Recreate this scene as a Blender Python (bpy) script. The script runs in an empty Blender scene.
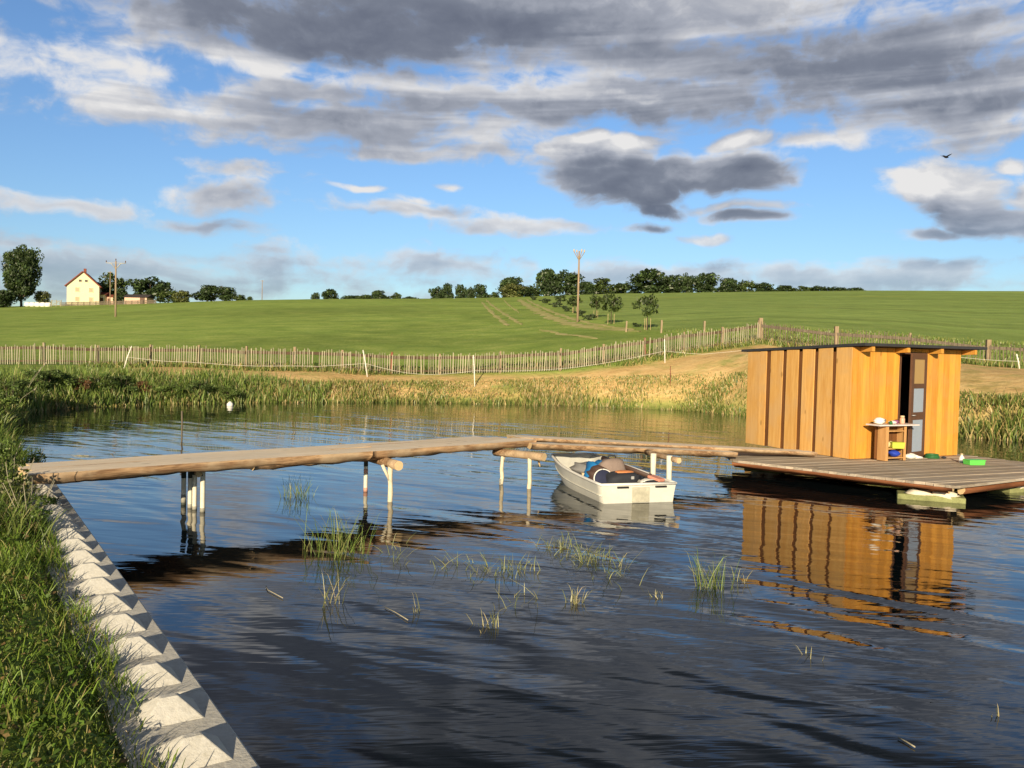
import bpy, math, random
import numpy as np
from mathutils import Vector, Matrix

rng = np.random.default_rng(7)
random.seed(7)
sc = bpy.context.scene
COL = sc.collection

# ------------------------------------------------------------------ camera
EYE = Vector((0.0, 0.0, 2.3))
F_PX, PITCH, ROLL = 850.0, math.radians(1.89), math.radians(1.3)
_f = Vector((0, math.cos(PITCH), -math.sin(PITCH)))
_r0 = Vector((1, 0, 0))
_u0 = Vector((0, math.sin(PITCH), math.cos(PITCH)))
_r = _r0 * math.cos(ROLL) + _u0 * math.sin(ROLL)
_u = _u0 * math.cos(ROLL) - _r0 * math.sin(ROLL)
cam_d = bpy.data.cameras.new('camera')
cam = bpy.data.objects.new('camera', cam_d)
COL.objects.link(cam)
cam.matrix_world = Matrix(((_r.x, _u.x, -_f.x, EYE.x), (_r.y, _u.y, -_f.y, EYE.y), (_r.z, _u.z, -_f.z, EYE.z), (0, 0, 0, 1)))
cam_d.sensor_width = 36.0
cam_d.lens = 36.0 * F_PX / 1024.0
cam_d.clip_start = 0.1
cam_d.clip_end = 4000
sc.camera = cam
sc.render.resolution_x, sc.render.resolution_y = 1024, 768
vs = sc.view_settings
vs.view_transform = 'Standard'
vs.look = 'None'
vs.exposure = 0.40
vs.gamma = 1.0
vs.use_curve_mapping = False
sc.cycles.max_bounces = 6
sc.cycles.transparent_max_bounces = 4
sc.cycles.sample_clamp_indirect = 6.0


def ray(px, row):
    """direction of a point of the photograph, used to survey where things stand"""
    d = _f + _r * ((px - 512) / F_PX) + _u * ((384 - row) / F_PX)
    return d


def at_z(px, row, z):
    d = ray(px, row)
    t = (z - EYE.z) / d.z
    return EYE + d * t


def at_y(px, row, y):
    d = ray(px, row)
    return EYE + d * (y / d.y)


# ------------------------------------------------------------------ sun and sky
SUN_EL, SUN_AZ = math.radians(15.5), math.radians(10)       # sun behind the viewer, slightly to the left
L = Vector((math.sin(SUN_AZ) * math.cos(SUN_EL), math.cos(SUN_AZ) * math.cos(SUN_EL), -math.sin(SUN_EL)))
sun_d = bpy.data.lights.new('sun', 'SUN')
sun_d.energy = 5.0
sun_d.angle = math.radians(0.5)
sun_d.color = (1.0, 0.83, 0.58)
sun = bpy.data.objects.new('sun', sun_d)
COL.objects.link(sun)
sun.rotation_euler = L.to_track_quat('-Z', 'Y').to_euler()
sun.location = (-20, -60, 40)


class NT:
    """small helper round a node tree"""
    def __init__(s, nt):
        s.nt = nt
        s.n = nt.nodes
        s.l = nt.links

    def put(s, sock, v):
        if v is None:
            return
        if isinstance(v, bpy.types.NodeSocket):
            s.l.new(v, sock)
        else:
            if hasattr(sock.default_value, '__len__') and not hasattr(v, '__len__'):
                v = (v,) * len(sock.default_value)
            if hasattr(v, '__len__') and len(v) == 3 and len(sock.default_value) == 4:
                v = (*v, 1)
            sock.default_value = v

    def node(s, t, **kw):
        n = s.n.new(t)
        for k, v in kw.items():
            setattr(n, k, v)
        return n

    def m(s, op, a, b=None, c=None, clamp=False):
        n = s.node('ShaderNodeMath', operation=op, use_clamp=clamp)
        for i, v in enumerate((a, b, c)):
            s.put(n.inputs[i], v)
        return n.outputs[0]

    def v(s, op, a, b=None, c=None):
        n = s.node('ShaderNodeVectorMath', operation=op)
        for i, x in enumerate((a, b, c)):
            s.put(n.inputs[i], x)
        return n.outputs['Value'] if op in ('LENGTH', 'DOT_PRODUCT', 'DISTANCE') else n.outputs[0]

    def mr(s, x, a, b, c=0.0, d=1.0, smooth=True):
        n = s.node('ShaderNodeMapRange', interpolation_type='SMOOTHSTEP' if smooth else 'LINEAR')
        for i, q in enumerate((x, a, b, c, d)):
            s.put(n.inputs[i], q)
        return n.outputs[0]

    def mix(s, f, a, b, blend='MIX'):
        n = s.node('ShaderNodeMix', data_type='RGBA', blend_type=blend)
        s.put(n.inputs[0], f)
        s.put(n.inputs[6], a)
        s.put(n.inputs[7], b)
        return n.outputs[2]

    def noise(s, vec, scale, detail=4, rough=0.55, dist=0.0, out=0):
        n = s.node('ShaderNodeTexNoise')
        s.put(n.inputs['Vector'], vec)
        n.inputs['Scale'].default_value = scale
        n.inputs['Detail'].default_value = detail
        n.inputs['Roughness'].default_value = rough
        n.inputs['Distortion'].default_value = dist
        return n.outputs[out]

    def comb(s, x, y, z=0.0):
        n = s.node('ShaderNodeCombineXYZ')
        for i, q in enumerate((x, y, z)):
            s.put(n.inputs[i], q)
        return n.outputs[0]

    def ramp(s, f, stops):
        n = s.node('ShaderNodeValToRGB')
        e = n.color_ramp.elements
        while len(e) < len(stops):
            e.new(0.5)
        for el, (p, c) in zip(e, stops):
            el.position = p
            el.color = (*c, 1)
        s.put(n.inputs[0], f)
        return n.outputs[0]


def uv_of(px, row):
    d = ray(px, row).normalized()
    return math.atan2(d.x, d.y), math.asin(d.z)


# clouds: centre and half-axes as seen in the photograph -> azimuth / elevation; weight, darkness, opacity
CLOUDS = [
    (560, 8, 560, 74, 1.0, .85), (330, 30, 250, 46, 1.0, .80), (830, 72, 290, 62, .95, .72), (660, 96, 350, 33, .9, .64),
    (340, 120, 260, 30, 1.0, .42), (165, 110, 120, 14, .8, .15), (330, 92, 160, 20, .8, .25), (95, 60, 150, 20, .40, .10), (420, 152, 140, 10, .65, .20),
    (950, 100, 140, 42, .8, .5), (1000, 122, 50, 14, .5, .1), (640, 52, 170, 24, .8, .12), (480, 98, 230, 34, .95, .55), (800, 146, 90, 10, .6, .2), (230, 55, 120, 16, .7, .1),
    (600, 160, 72, 34, 1.6, .62), (638, 184, 78, 32, 1.6, 1.0), (734, 168, 66, 31, 1.6, .92), (568, 148, 42, 20, 1.3, .40), (690, 172, 66, 26, 1.5, .8),
    (590, 137, 52, 12, 1.5, -.5), (632, 139, 40, 11, 1.5, -.5), (738, 142, 44, 12, 1.5, -.45), (548, 148, 24, 12, 1.2, -.4),
    (655, 208, 36, 12, 1.0, 1.0), (755, 217, 42, 8, .9, .95), (648, 232, 34, 7, .9, .8), (700, 239, 46, 6, .7, .0), (745, 207, 50, 5, .5, .0),
    (938, 182, 62, 27, 1.6, .0), (915, 176, 40, 14, 1.3, -.2), (968, 188, 40, 20, 1.3, .12), (990, 222, 80, 21, 1.3, .66), (925, 237, 44, 9, 1.0, .7), (960, 206, 50, 14, 1.1, .35), (1012, 160, 24, 9, .8, -.1), (1035, 196, 60, 26, 1.0, .1),
    (228, 196, 70, 26, .9, .45), (255, 172, 55, 14, .6, .3), (205, 224, 60, 12, .8, .5), (60, 206, 100, 12, .75, .45),
    (420, 213, 115, 11, .85, .45), (510, 224, 90, 13, .85, .42), (365, 190, 22, 4, .6, .1), (441, 187, 13, 4, .5, .1), (412, 203, 30, 6, .5, .15),
    (110, 268, 400, 30, .60, .60), (450, 268, 120, 16, .7, .60), (760, 281, 460, 18, .7, .62), (40, 244, 190, 14, .4, .5),
]

world = bpy.data.worlds.new('World')
sc.world = world
world.use_nodes = True
T = NT(world.node_tree)
T.n.clear()
tc = T.node('ShaderNodeTexCoord')
D = tc.outputs['Generated']
sky = T.node('ShaderNodeTexSky', sky_type='NISHITA')
sky.sun_disc = False
sky.sun_elevation = SUN_EL
sky.sun_rotation = math.radians(180) + SUN_AZ
sky.altitude = 300
sky.air_density = 1.15
sky.dust_density = 0.6
sky.ozone_density = 2.2
sep = T.node('ShaderNodeSeparateXYZ')
T.put(sep.inputs[0], D)
dx, dy, dz = sep.outputs
az = T.m('ARCTAN2', dx, dy)
el = T.m('ARCSINE', T.m('MINIMUM', T.m('MAXIMUM', dz, -1), 1))


def cloud_density(az_s, el_s, dark=False):
    P0 = T.comb(az_s, el_s)
    warp = T.noise(P0, 9.0, 3, .5, 0, 1)
    P = T.v('MULTIPLY_ADD', T.v('SUBTRACT', warp, (.5, .5, .5)), (.085, .045, 0), P0)
    best = None
    wsum = dsum = None
    for (cx, cy, a, b, w, dk) in CLOUDS:
        u0, v0 = uv_of(cx, cy)
        u1, _ = uv_of(cx + a, cy)
        _, v1 = uv_of(cx, cy - b)
        iu, iv = 1 / (u1 - u0), 1 / (v1 - v0)
        q = T.v('MULTIPLY_ADD', P, (iu, iv, 0), (-u0 * iu, -v0 * iv, 0))
        r = T.v('LENGTH', q)
        mk = T.m('MULTIPLY_ADD', r, -w, w)
        best = mk if best is None else T.m('MAXIMUM', best, mk)
        if dark:
            g = T.m('POWER', 0.12, T.m('MULTIPLY', r, r))
            wsum = g if wsum is None else T.m('ADD', wsum, g)
            dsum = T.m('MULTIPLY', g, dk) if dsum is None else T.m('MULTIPLY_ADD', g, dk, dsum)
    # an unseen deck added overhead to darken water reflections, scattered cloud behind the viewer
    over = T.mr(el_s, .37, .47, -.5, .95)
    best = T.m('MAXIMUM', best, over)
    back = T.mr(T.m('ABSOLUTE', az_s), .75, 1.3, -.6, .12)
    best = T.m('MAXIMUM', best, back)
    best = T.m('MAXIMUM', best, -.55)
    # texture: flattened like a layer seen at a slant, plus rounder billows
    k = T.m('ADD', el_s, .12)
    layer = T.comb(T.m('DIVIDE', T.m('MULTIPLY', az_s, .55), k), T.m('DIVIDE', .62, k))
    n1 = T.noise(layer, 2.0, 6, .52)
    n2 = T.noise(T.v('MULTIPLY', P, (1.0, 1.9, 1)), 15.0, 6, .52)
    n3 = T.noise(T.v('MULTIPLY', P, (1.0, 1.5, 1)), 48.0, 4, .6)
    n = T.m('ADD', T.m('MULTIPLY', T.m('SUBTRACT', n1, .5), 1.5), T.m('MULTIPLY', T.m('SUBTRACT', n2, .5), 1.75))
    n = T.m('MULTIPLY_ADD', T.m('SUBTRACT', n3, .5), .6, n)
    dens = T.m('ADD', T.m('MULTIPLY', best, 1.0), n)
    if dark:
        dk = T.m('DIVIDE', T.m('ADD', dsum, T.m('MULTIPLY', .0004, .6)), T.m('ADD', wsum, .0004))
        return dens, dk, T.m('ADD', T.m('MULTIPLY', T.m('SUBTRACT', n2, .5), .42), T.m('MULTIPLY', T.m('SUBTRACT', n3, .5), .30))
    return dens


d0, dk, puff = cloud_density(az, el, True)
d1 = cloud_density(T.m('ADD', az, -.008), T.m('ADD', el, .026))
alpha = T.mr(d0, -.13, .52)
edge = T.m('SUBTRACT', d0, d1)
core = T.mr(d0, .05, .85)
kk = T.m('ADD', el, .12)
roll = T.noise(T.comb(T.m('DIVIDE', T.m('MULTIPLY', az, .30), kk), T.m('DIVIDE', T.m('MULTIPLY_ADD', az, .06, 1.25), kk)), 3.2, 4, .5, .35)
b_ = T.m('SUBTRACT', 1.0, T.m('MULTIPLY', core, T.m('MULTIPLY_ADD', dk, .90, .08)))
b_ = T.m('MULTIPLY_ADD', edge, .36, T.m('ADD', b_, T.m('ADD', puff, -.06)))
b_ = T.m('SUBTRACT', b_, T.m('MULTIPLY', dk, .16))
b_ = T.m('ADD', b_, T.m('MULTIPLY', T.mr(roll, .40, .66, -.22, .42), T.mr(el, .19, .27)))
b_ = T.m('MULTIPLY_ADD', b_, .72, .20)
ccol = T.ramp(b_, [(0.0, (.150, .165, .215)), (.30, (.225, .245, .30)), (.60, (.42, .44, .50)), (.85, (.70, .70, .72)), (1.0, (.90, .88, .86))])
skyc = T.v('MULTIPLY', sky.outputs[0], (.70, .87, 1.14))
CL_GAIN = 7.0
cl = T.v('MULTIPLY', ccol, (CL_GAIN,) * 3)
cl = T.mix(T.mr(el, .015, .19, .62, 0), cl, T.v('MULTIPLY', skyc, (.80, .78, .82)))   # distance pales the low clouds
cl = T.v('MULTIPLY', cl, T.mr(el, .385, .50, 1.0, .27))                                # dims the added deck overhead so the near water reflects darker
fin = T.mix(T.m('MULTIPLY', alpha, .96), skyc, cl)
bg = T.node('ShaderNodeBackground')
T.put(bg.inputs[0], fin)
bg.inputs[1].default_value = 0.10
wo = T.node('ShaderNodeOutputWorld')
T.l.new(bg.outputs[0], wo.inputs[0])
world.cycles.sampling_method = 'MANUAL'
world.cycles.sample_map_resolution = 512

# ------------------------------------------------------------------ materials


def mat(name):
    m = bpy.data.materials.new(name)
    m.use_nodes = True
    t = NT(m.node_tree)
    t.n.clear()
    out = t.node('ShaderNodeOutputMaterial')
    t.out = out
    return m, t


def principled(t, col, rough=.7, spec=.3, bump=None, strength=.4, dist=.02, **kw):
    p = t.node('ShaderNodeBsdfPrincipled')
    t.put(p.inputs['Base Color'], col)
    t.put(p.inputs['Roughness'], rough)
    p.inputs['Specular IOR Level'].default_value = spec
    if bump is not None:
        b = t.node('ShaderNodeBump')
        b.inputs['Strength'].default_value = strength
        b.inputs['Distance'].default_value = dist
        t.put(b.inputs['Height'], bump)
        t.l.new(b.outputs[0], p.inputs['Normal'])
    for k, v in kw.items():
        t.put(p.inputs[k.replace('_', ' ')], v)
    t.l.new(p.outputs[0], t.out.inputs[0])
    return p


def plain(name, col, rough=.6, var=.18, scale=6.0, spec=.3, bump=.15):
    m, t = mat(name)
    o = t.node('ShaderNodeTexCoord').outputs['Object']
    n = t.noise(o, scale, 6, .6)
    n2 = t.noise(o, scale * 9, 3, .6)
    f = t.mr(t.m('ADD', t.m('MULTIPLY', n, .7), t.m('MULTIPLY', n2, .3)), .3, .7, 1 - var, 1 + var, False)
    c = t.v('MULTIPLY', (*col,), f)
    principled(t, c, rough, spec, n2, bump, .01)
    return m


def wood(name, col, dark, axis=2, rough=.75, plank=0.0, grain=1.0, weather=(.5, .5, .5), wamt=.0):
    """grain along one object axis, knots, optional per-piece tone from a vertex attribute"""
    m, t = mat(name)
    o = t.node('ShaderNodeTexCoord').outputs['Object']
    s = [14 * grain] * 3
    s[axis] = .9 * grain
    v = t.v('MULTIPLY', o, tuple(s))
    n = t.noise(v, 1.0, 8, .62, .8)
    fine = t.noise(t.v('MULTIPLY', v, (4, 4, 4)), 1.0, 4, .6)
    blot = t.noise(o, 1.6, 4, .6)
    f = t.mr(t.m('ADD', t.m('MULTIPLY', n, .7), t.m('MULTIPLY', fine, .3)), .36, .66)
    c = t.mix(f, dark, col)
    at = t.node('ShaderNodeAttribute', attribute_name='tone')
    tone = t.m('ADD', .0, at.outputs['Fac'])
    c = t.v('MULTIPLY', c, t.mr(tone, 0, 1, .64, 1.24, False))
    if wamt:
        c = t.mix(t.m('MULTIPLY', t.mr(blot, .42, .68), wamt), c, weather)
    # knots
    vo = t.node('ShaderNodeTexVoronoi', feature='DISTANCE_TO_EDGE' if False else 'F1')
    kv = [3.2] * 3
    kv[axis] = 1.3
    t.put(vo.inputs['Vector'], t.v('MULTIPLY', o, tuple(kv)))
    vo.inputs['Scale'].default_value = 1.0
    kn = t.mr(vo.outputs['Distance'], .05, .11, 1, 0)
    c = t.mix(t.m('MULTIPLY', kn, .65), c, tuple(q * .45 for q in dark))
    principled(t, c, rough, .25, t.m('ADD', n, fine), .35, .006)
    return m


def leafmat(name, trans=.25, rough=.6):
    m, t = mat(name)
    at = t.node('ShaderNodeAttribute', attribute_name='tint')
    c = at.outputs['Color']
    d = t.node('ShaderNodeBsdfDiffuse')
    t.put(d.inputs[0], c)
    tr = t.node('ShaderNodeBsdfTranslucent')
    t.put(tr.inputs[0], t.v('MULTIPLY', c, (1.25, 1.2, .6)))
    g = t.node('ShaderNodeBsdfGlossy')
    g.inputs['Roughness'].default_value = .45
    g.inputs['Color'].default_value = (.9, .9, .9, 1)
    mx = t.node('ShaderNodeMixShader')
    mx.inputs[0].default_value = trans
    t.l.new(d.outputs[0], mx.inputs[1])
    t.l.new(tr.outputs[0], mx.inputs[2])
    m2 = t.node('ShaderNodeMixShader')
    m2.inputs[0].default_value = .03
    t.l.new(mx.outputs[0], m2.inputs[1])
    t.l.new(g.outputs[0], m2.inputs[2])
    t.l.new(m2.outputs[0], t.out.inputs[0])
    return m


M = {}
M['leaf'] = leafmat('leaf')
M['crown'] = leafmat('tree_leaf', .12)
M['orange_side'] = wood('orange_stained_boards', (.70, .345, .056), (.58, .25, .036), 2, .55, weather=(.50, .27, .09), wamt=.45)
M['pale_orange'] = wood('pale_orange_boards', (.76, .45, .145), (.62, .32, .085), 2, .6, weather=(.56, .36, .17), wamt=.5)  # paler orange for the left wall
M['dark_strip'] = wood('shade_brown_boards', (.20, .085, .026), (.12, .048, .016), 2, .7)  # brown darkened to carry shade in its colour
M['plank'] = wood('pale_sawn_planks', (.90, .78, .60), (.70, .56, .40), 0, .85, weather=(.76, .68, .55), wamt=.6, grain=1.5)
M['bark'] = wood('debarked_log', (.46, .30, .165), (.15, .08, .04), 0, .85, weather=(.52, .40, .26), wamt=.8, grain=1.4)
M['grey_plank'] = wood('weathered_grey_planks', (.37, .30, .23), (.23, .18, .135), 0, .85, weather=(.30, .27, .23), wamt=.5)
M['red_log'] = wood('red_brown_log', (.26, .10, .04), (.12, .045, .02), 0, .75)
M['log_end'] = plain('log_end_grain', (.60, .44, .24), .8)
M['pale_wood'] = wood('pale_shelf_wood', (.62, .36, .15), (.50, .27, .10), 2, .6)
M['picket'] = wood('weathered_picket_wood', (.42, .385, .275), (.26, .235, .16), 2, .9)
M['dark_rail'] = wood('brown_rail_wood', (.13, .085, .052), (.07, .048, .03), 0, .9)
M['post_wood'] = wood('fence_post_wood', (.40, .31, .20), (.25, .18, .11), 2, .9)
M['dark_post'] = wood('dark_fence_wood', (.22, .18, .13), (.13, .105, .075), 2, .9)
M['red_post'] = plain('red_brown_post', (.22, .07, .04), .8)
M['pole_wood'] = wood('utility_pole_wood', (.42, .31, .21), (.28, .2, .13), 2, .9)
M['white_post'] = plain('white_plastic_post', (.78, .74, .64), .5, .08)
M['white_paint'] = plain('chalky_white_paint', (.74, .70, .56), .7, .15, 9)
M['shade_band'] = plain('dark_pole_shade', (.05, .06, .05), .6)  # shade below the walkway, put into the colour of pole bands
M['grey_paint'] = plain('weathered_grey_paint', (.34, .33, .27), .7)
M['pink_paint'] = plain('pinkish_primer', (.55, .30, .22), .7)
M['birch'] = plain('peeled_pale_pole', (.66, .58, .42), .8, .25, 14)
M['felt'] = plain('black_roofing_felt', (.035, .037, .042), .85)
M['door_brown'] = plain('dark_brown_door', (.115, .058, .034), .55)
M['interior'] = plain('shaded_interior', (.045, .03, .022), .9)  # near-black holds the shade inside the shed
M['frost'] = plain('frosted_pane', (.33, .39, .50), .25, .05, 3, .5)
M['amber'] = plain('amber_pane', (.42, .27, .11), .3, .05, 3, .5)
M['top_white'] = plain('worn_white_tabletop', (.66, .60, .58), .45, .08)
M['white_plastic'] = plain('white_plastic', (.78, .76, .70), .45, .06)
M['white_bag'] = plain('crumpled_white_plastic_bag', (.80, .77, .70), .55, .06)
M['cream'] = plain('cream_cloth', (.66, .50, .30), .8)
M['skin_jar'] = plain('pinkish_jar', (.66, .38, .27), .4)
M['purple'] = plain('purple_cup', (.30, .10, .22), .4)
M['lime'] = plain('lime_box', (.55, .62, .07), .45, .05)
M['green_box'] = plain('bright_green_plastic', (.13, .60, .10), .4, .05)
M['green_dark'] = plain('dark_green_hose', (.03, .14, .045), .45)
M['blue'] = plain('royal_blue_cloth', (.02, .055, .42), .6)
M['blue_bag'] = plain('bright_blue_nylon', (.015, .16, .40), .6)
M['navy'] = plain('navy_cloth', (.025, .03, .065), .8)
M['charcoal'] = plain('charcoal_fabric', (.03, .033, .042), .8)
M['taupe'] = plain('taupe_canvas', (.25, .19, .16), .85)
M['orange_trim'] = plain('orange_trim', (.62, .24, .09), .6)
M['brown_leather'] = plain('brown_leather', (.075, .045, .035), .6)
M['steel'] = plain('dull_steel', (.40, .40, .40), .4)
M['red_pink'] = plain('salmon_plastic', (.62, .27, .19), .5)
M['hull'] = plain('off_white_gelcoat', (.62, .61, .54), .4, .12, 3.5, .5, .05)
M['hull_in'] = plain('grey_gelcoat_inside', (.46, .46, .42), .55)
M['pad'] = plain('bare_transom_pad', (.46, .44, .34), .8, .3, 9)
M['black'] = plain('black_rubber', (.02, .02, .02), .6)
M['foam'] = plain('pale_foam', (.72, .64, .50), .9)
M['pontoon'] = plain('algae_stained_pontoon', (.25, .265, .11), .8, .4, 5)
cm, t = mat('pale_concrete')
o = t.node('ShaderNodeNewGeometry').outputs['Position']
n1 = t.noise(o, 3.0, 6, .62)
n2 = t.noise(o, 26, 5, .65)
n3 = t.noise(t.v('MULTIPLY', o, (1.3, 1.3, 2)), 5.5, 5, .7, .6)
c = t.ramp(t.m('ADD', t.m('MULTIPLY', n1, .5), t.m('MULTIPLY', n2, .5)), [(.33, (.50, .48, .42)), (.5, (.62, .60, .535)), (.66, (.68, .66, .60))])
c = t.mix(t.mr(n3, .56, .72, 0, .35), c, (.36, .34, .26))
c = t.mix(t.mr(n2, .66, .74, 0, .5), c, (.22, .21, .16))
principled(t, c, .9, .2, t.m('ADD', n2, n3), .45, .012)
M['concrete'] = cm
M['wall_cream'] = plain('cream_render', (.80, .70, .46), .9, .05, .5)
M['wall_pink'] = plain('pink_render', (.68, .46, .34), .9, .06, .5)
M['roof_red'] = plain('red_roof_tiles', (.22, .065, .042), .85, .2, 2)
M['roof_dark'] = plain('dark_roof', (.06, .05, .05), .85)
M['window_dark'] = plain('dark_window_glass', (.10, .085, .07), .2)
M['window_pale'] = plain('pale_window_pane', (.46, .38, .24), .6)  # pale panes of the lower farmhouse windows
M['bark_tree'] = wood('tree_bark', (.13, .10, .07), (.07, .055, .04), 2, .9)
M['bird'] = plain('black_feathers', (.012, .012, .016), .6)
M['wrap'] = plain('white_bale_wrap', (.78, .77, .72), .5, .06, 1)

# ------------------------------------------------------------------ object helpers


class MB:
    """collects shapes for ONE mesh object"""
    def __init__(s):
        s.v, s.f, s.mi, s.tone, s.sm = [], [], [], [], []

    def add(s, verts, faces, mi=0, tone=.5, smooth=False):
        b = len(s.v)
        s.v += [tuple(x) for x in verts]
        s.f += [tuple(b + i for i in f) for f in faces]
        s.mi += [mi] * len(faces)
        s.sm += [smooth] * len(faces)
        s.tone += [tone] * len(verts)
        return s

    def box(s, c, d, rot=None, mi=0, tone=.5, taper=1.0, jit=0.0):
        c = Vector(c)
        hx, hy, hz = d[0] / 2, d[1] / 2, d[2] / 2
        vv = []
        for z in (-1, 1):
            k = taper if z > 0 else 1
            for x, y in ((-1, -1), (1, -1), (1, 1), (-1, 1)):
                p = Vector((x * hx * k, y * hy * k, z * hz))
                if jit:
                    p += Vector([random.uniform(-jit, jit) for _ in range(3)])
                if rot is not None:
                    p = rot @ p
                vv.append(c + p)
        return s.add(vv, [(3, 2, 1, 0), (4, 5, 6, 7), (0, 1, 5, 4), (1, 2, 6, 5), (2, 3, 7, 6), (3, 0, 4, 7)], mi, tone)

    def beam(s, a, b, w, h, up=(0, 0, 1), mi=0, tone=.5, n=1, jit=0.0, round_=False, capmi=None):
        """bar from a to b; n segments, edges wander by jit; round_ gives an 12-gon log"""
        a, b = Vector(a), Vector(b)
        x = (b - a).normalized()
        y = Vector(up).cross(x).normalized()
        z = x.cross(y)
        k = 12 if round_ else 4
        if round_:
            prof = [(math.cos(2 * math.pi * i / k) * w / 2, math.sin(2 * math.pi * i / k) * h / 2) for i in range(k)]
        else:
            prof = [(-w / 2, -h / 2), (w / 2, -h / 2), (w / 2, h / 2), (-w / 2, h / 2)]
        vv = []
        ph = [random.uniform(0, 6.28) for _ in range(k)]
        for i in range(n + 1):
            c = a + (b - a) * (i / n)
            for q, (py, pz) in enumerate(prof):
                j = jit * math.sin(ph[q] + i * 1.1) + random.uniform(-jit, jit) * .5
                vv.append(c + y * (py + (j if py > 0 else -j)) + z * (pz + (j * .4 if pz < 0 else 0)))
        ff = []
        for i in range(n):
            for q in range(k):
                q2 = (q + 1) % k
                ff.append((i * k + q, i * k + q2, (i + 1) * k + q2, (i + 1) * k + q))
        s.add(vv, ff, mi, tone, round_)
        b0 = len(s.v) - len(vv)
        s.f += [tuple(b0 + q for q in reversed(range(k))), tuple(b0 + n * k + q for q in range(k))]
        s.mi += [mi if capmi is None else capmi] * 2
        s.sm += [False] * 2
        return s

    def tube(s, pts, r, k=8, mi=0, tone=.5, cap=True):
        pts = [Vector(p) for p in pts]
        rs = r if hasattr(r, '__len__') else [r] * len(pts)
        vv, ff = [], []
        ref = Vector((0, 0, 1))
        for i, p in enumerate(pts):
            t = (pts[min(i + 1, len(pts) - 1)] - pts[max(i - 1, 0)]).normalized()
            if abs(t.dot(ref)) > .95:
                ref = Vector((1, 0, 0)) if abs(t.x) < .9 else Vector((0, 1, 0))
            a = t.cross(ref).normalized()
            b = t.cross(a)
            for q in range(k):
                an = 2 * math.pi * q / k
                vv.append(p + (a * math.cos(an) + b * math.sin(an)) * rs[i])
        for i in range(len(pts) - 1):
            for q in range(k):
                q2 = (q + 1) % k
                ff.append((i * k + q2, i * k + q, (i + 1) * k + q, (i + 1) * k + q2))
        if cap:
            ff.append(tuple(range(k)))
            ff.append(tuple(reversed([(len(pts) - 1) * k + q for q in range(k)])))
        return s.add(vv, ff, mi, tone, True)

    def lathe(s, c, prof, k=20, mi=0, rot=None):
        vv, ff = [], []
        c = Vector(c)
        for (r, z) in prof:
            for q in range(k):
                an = 2 * math.pi * q / k
                p = Vector((r * math.cos(an), r * math.sin(an), z))
                vv.append(c + (rot @ p if rot is not None else p))
        for i in range(len(prof) - 1):
            for q in range(k):
                q2 = (q + 1) % k
                ff.append((i * k + q, i * k + q2, (i + 1) * k + q2, (i + 1) * k + q))
        ff.append(tuple(reversed(range(k))))
        ff.append(tuple((len(prof) - 1) * k + q for q in range(k)))
        return s.add(vv, ff, mi, .5, True)

    def blob(s, c, d, nu=14, nv=9, lump=.12, seed=0, mi=0, flat=True, power=1.0):
        """soft lumpy bag-like body sitting on its base"""
        r = random.Random(seed)
        ph = [(r.uniform(1, 3.5), r.uniform(1, 3.5), r.uniform(0, 6)) for _ in range(5)]
        c = Vector(c)
        vv, ff = [], []
        for i in range(nv + 1):
            th = math.pi * i / nv
            for q in range(nu):
                an = 2 * math.pi * q / nu
                x, y, z = math.sin(th) * math.cos(an), math.sin(th) * math.sin(an), math.cos(th)
                if power != 1:
                    x = math.copysign(abs(x) ** power, x)
                    y = math.copysign(abs(y) ** power, y)
                    z = math.copysign(abs(z) ** power, z)
                k = 1 + lump * sum(math.sin(a * an * 1.0 // 1 * 0 + a * x * 2.3 + b * z * 2.7 + e + y * a) for a, b, e in ph) / 2.2
                vv.append(c + Vector((x * d[0] / 2 * k, y * d[1] / 2 * k, z * d[2] / 2 * (k if not (flat and z < 0) else .9))))
        for i in range(nv):
            for q in range(nu):
                q2 = (q + 1) % nu
                ff.append((i * nu + q, (i + 1) * nu + q, (i + 1) * nu + q2, i * nu + q2))
        return s.add(vv, ff, mi, .5, True)

    def build(s, name, mats, parent=None, bevel=0.0, loc=None):
        me = bpy.data.meshes.new(name)
        me.from_pydata(s.v, [], s.f)
        mats = mats if isinstance(mats, (list, tuple)) else [mats]
        for m in mats:
            me.materials.append(m)
        me.polygons.foreach_set('material_index', s.mi)
        me.polygons.foreach_set('use_smooth', s.sm)
        a = me.attributes.new('tone', 'FLOAT', 'POINT')
        a.data.foreach_set('value', s.tone)
        me.update()
        o = bpy.data.objects.new(name, me)
        COL.objects.link(o)
        if parent is not None:
            o.parent = parent
        if loc is not None:
            o.location = loc
        if bevel:
            b = o.modifiers.new('bevel', 'BEVEL')
            b.width = bevel
            b.segments = 2
            b.limit_method = 'ANGLE'
            b.angle_limit = math.radians(40)
        return o


def tag(o, label=None, cat=None, group=None, kind=None):
    for k, v in (('label', label), ('category', cat), ('group', group), ('kind', kind)):
        if v:
            o[k] = v
    return o


def thing(name, loc, label, cat, group=None, rz=0.0):
    o = bpy.data.objects.new(name, None)
    o.empty_display_size = .2
    COL.objects.link(o)
    o.location = loc
    o.rotation_euler = (0, 0, rz)
    return tag(o, label, cat, group)


def copy_tree(o, parent=None):
    c = o.copy()
    COL.objects.link(c)
    c.parent = parent
    for ch in list(o.children):
        copy_tree(ch, c)
    return c


def RZ(a):
    return Matrix.Rotation(a, 3, 'Z')


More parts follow.
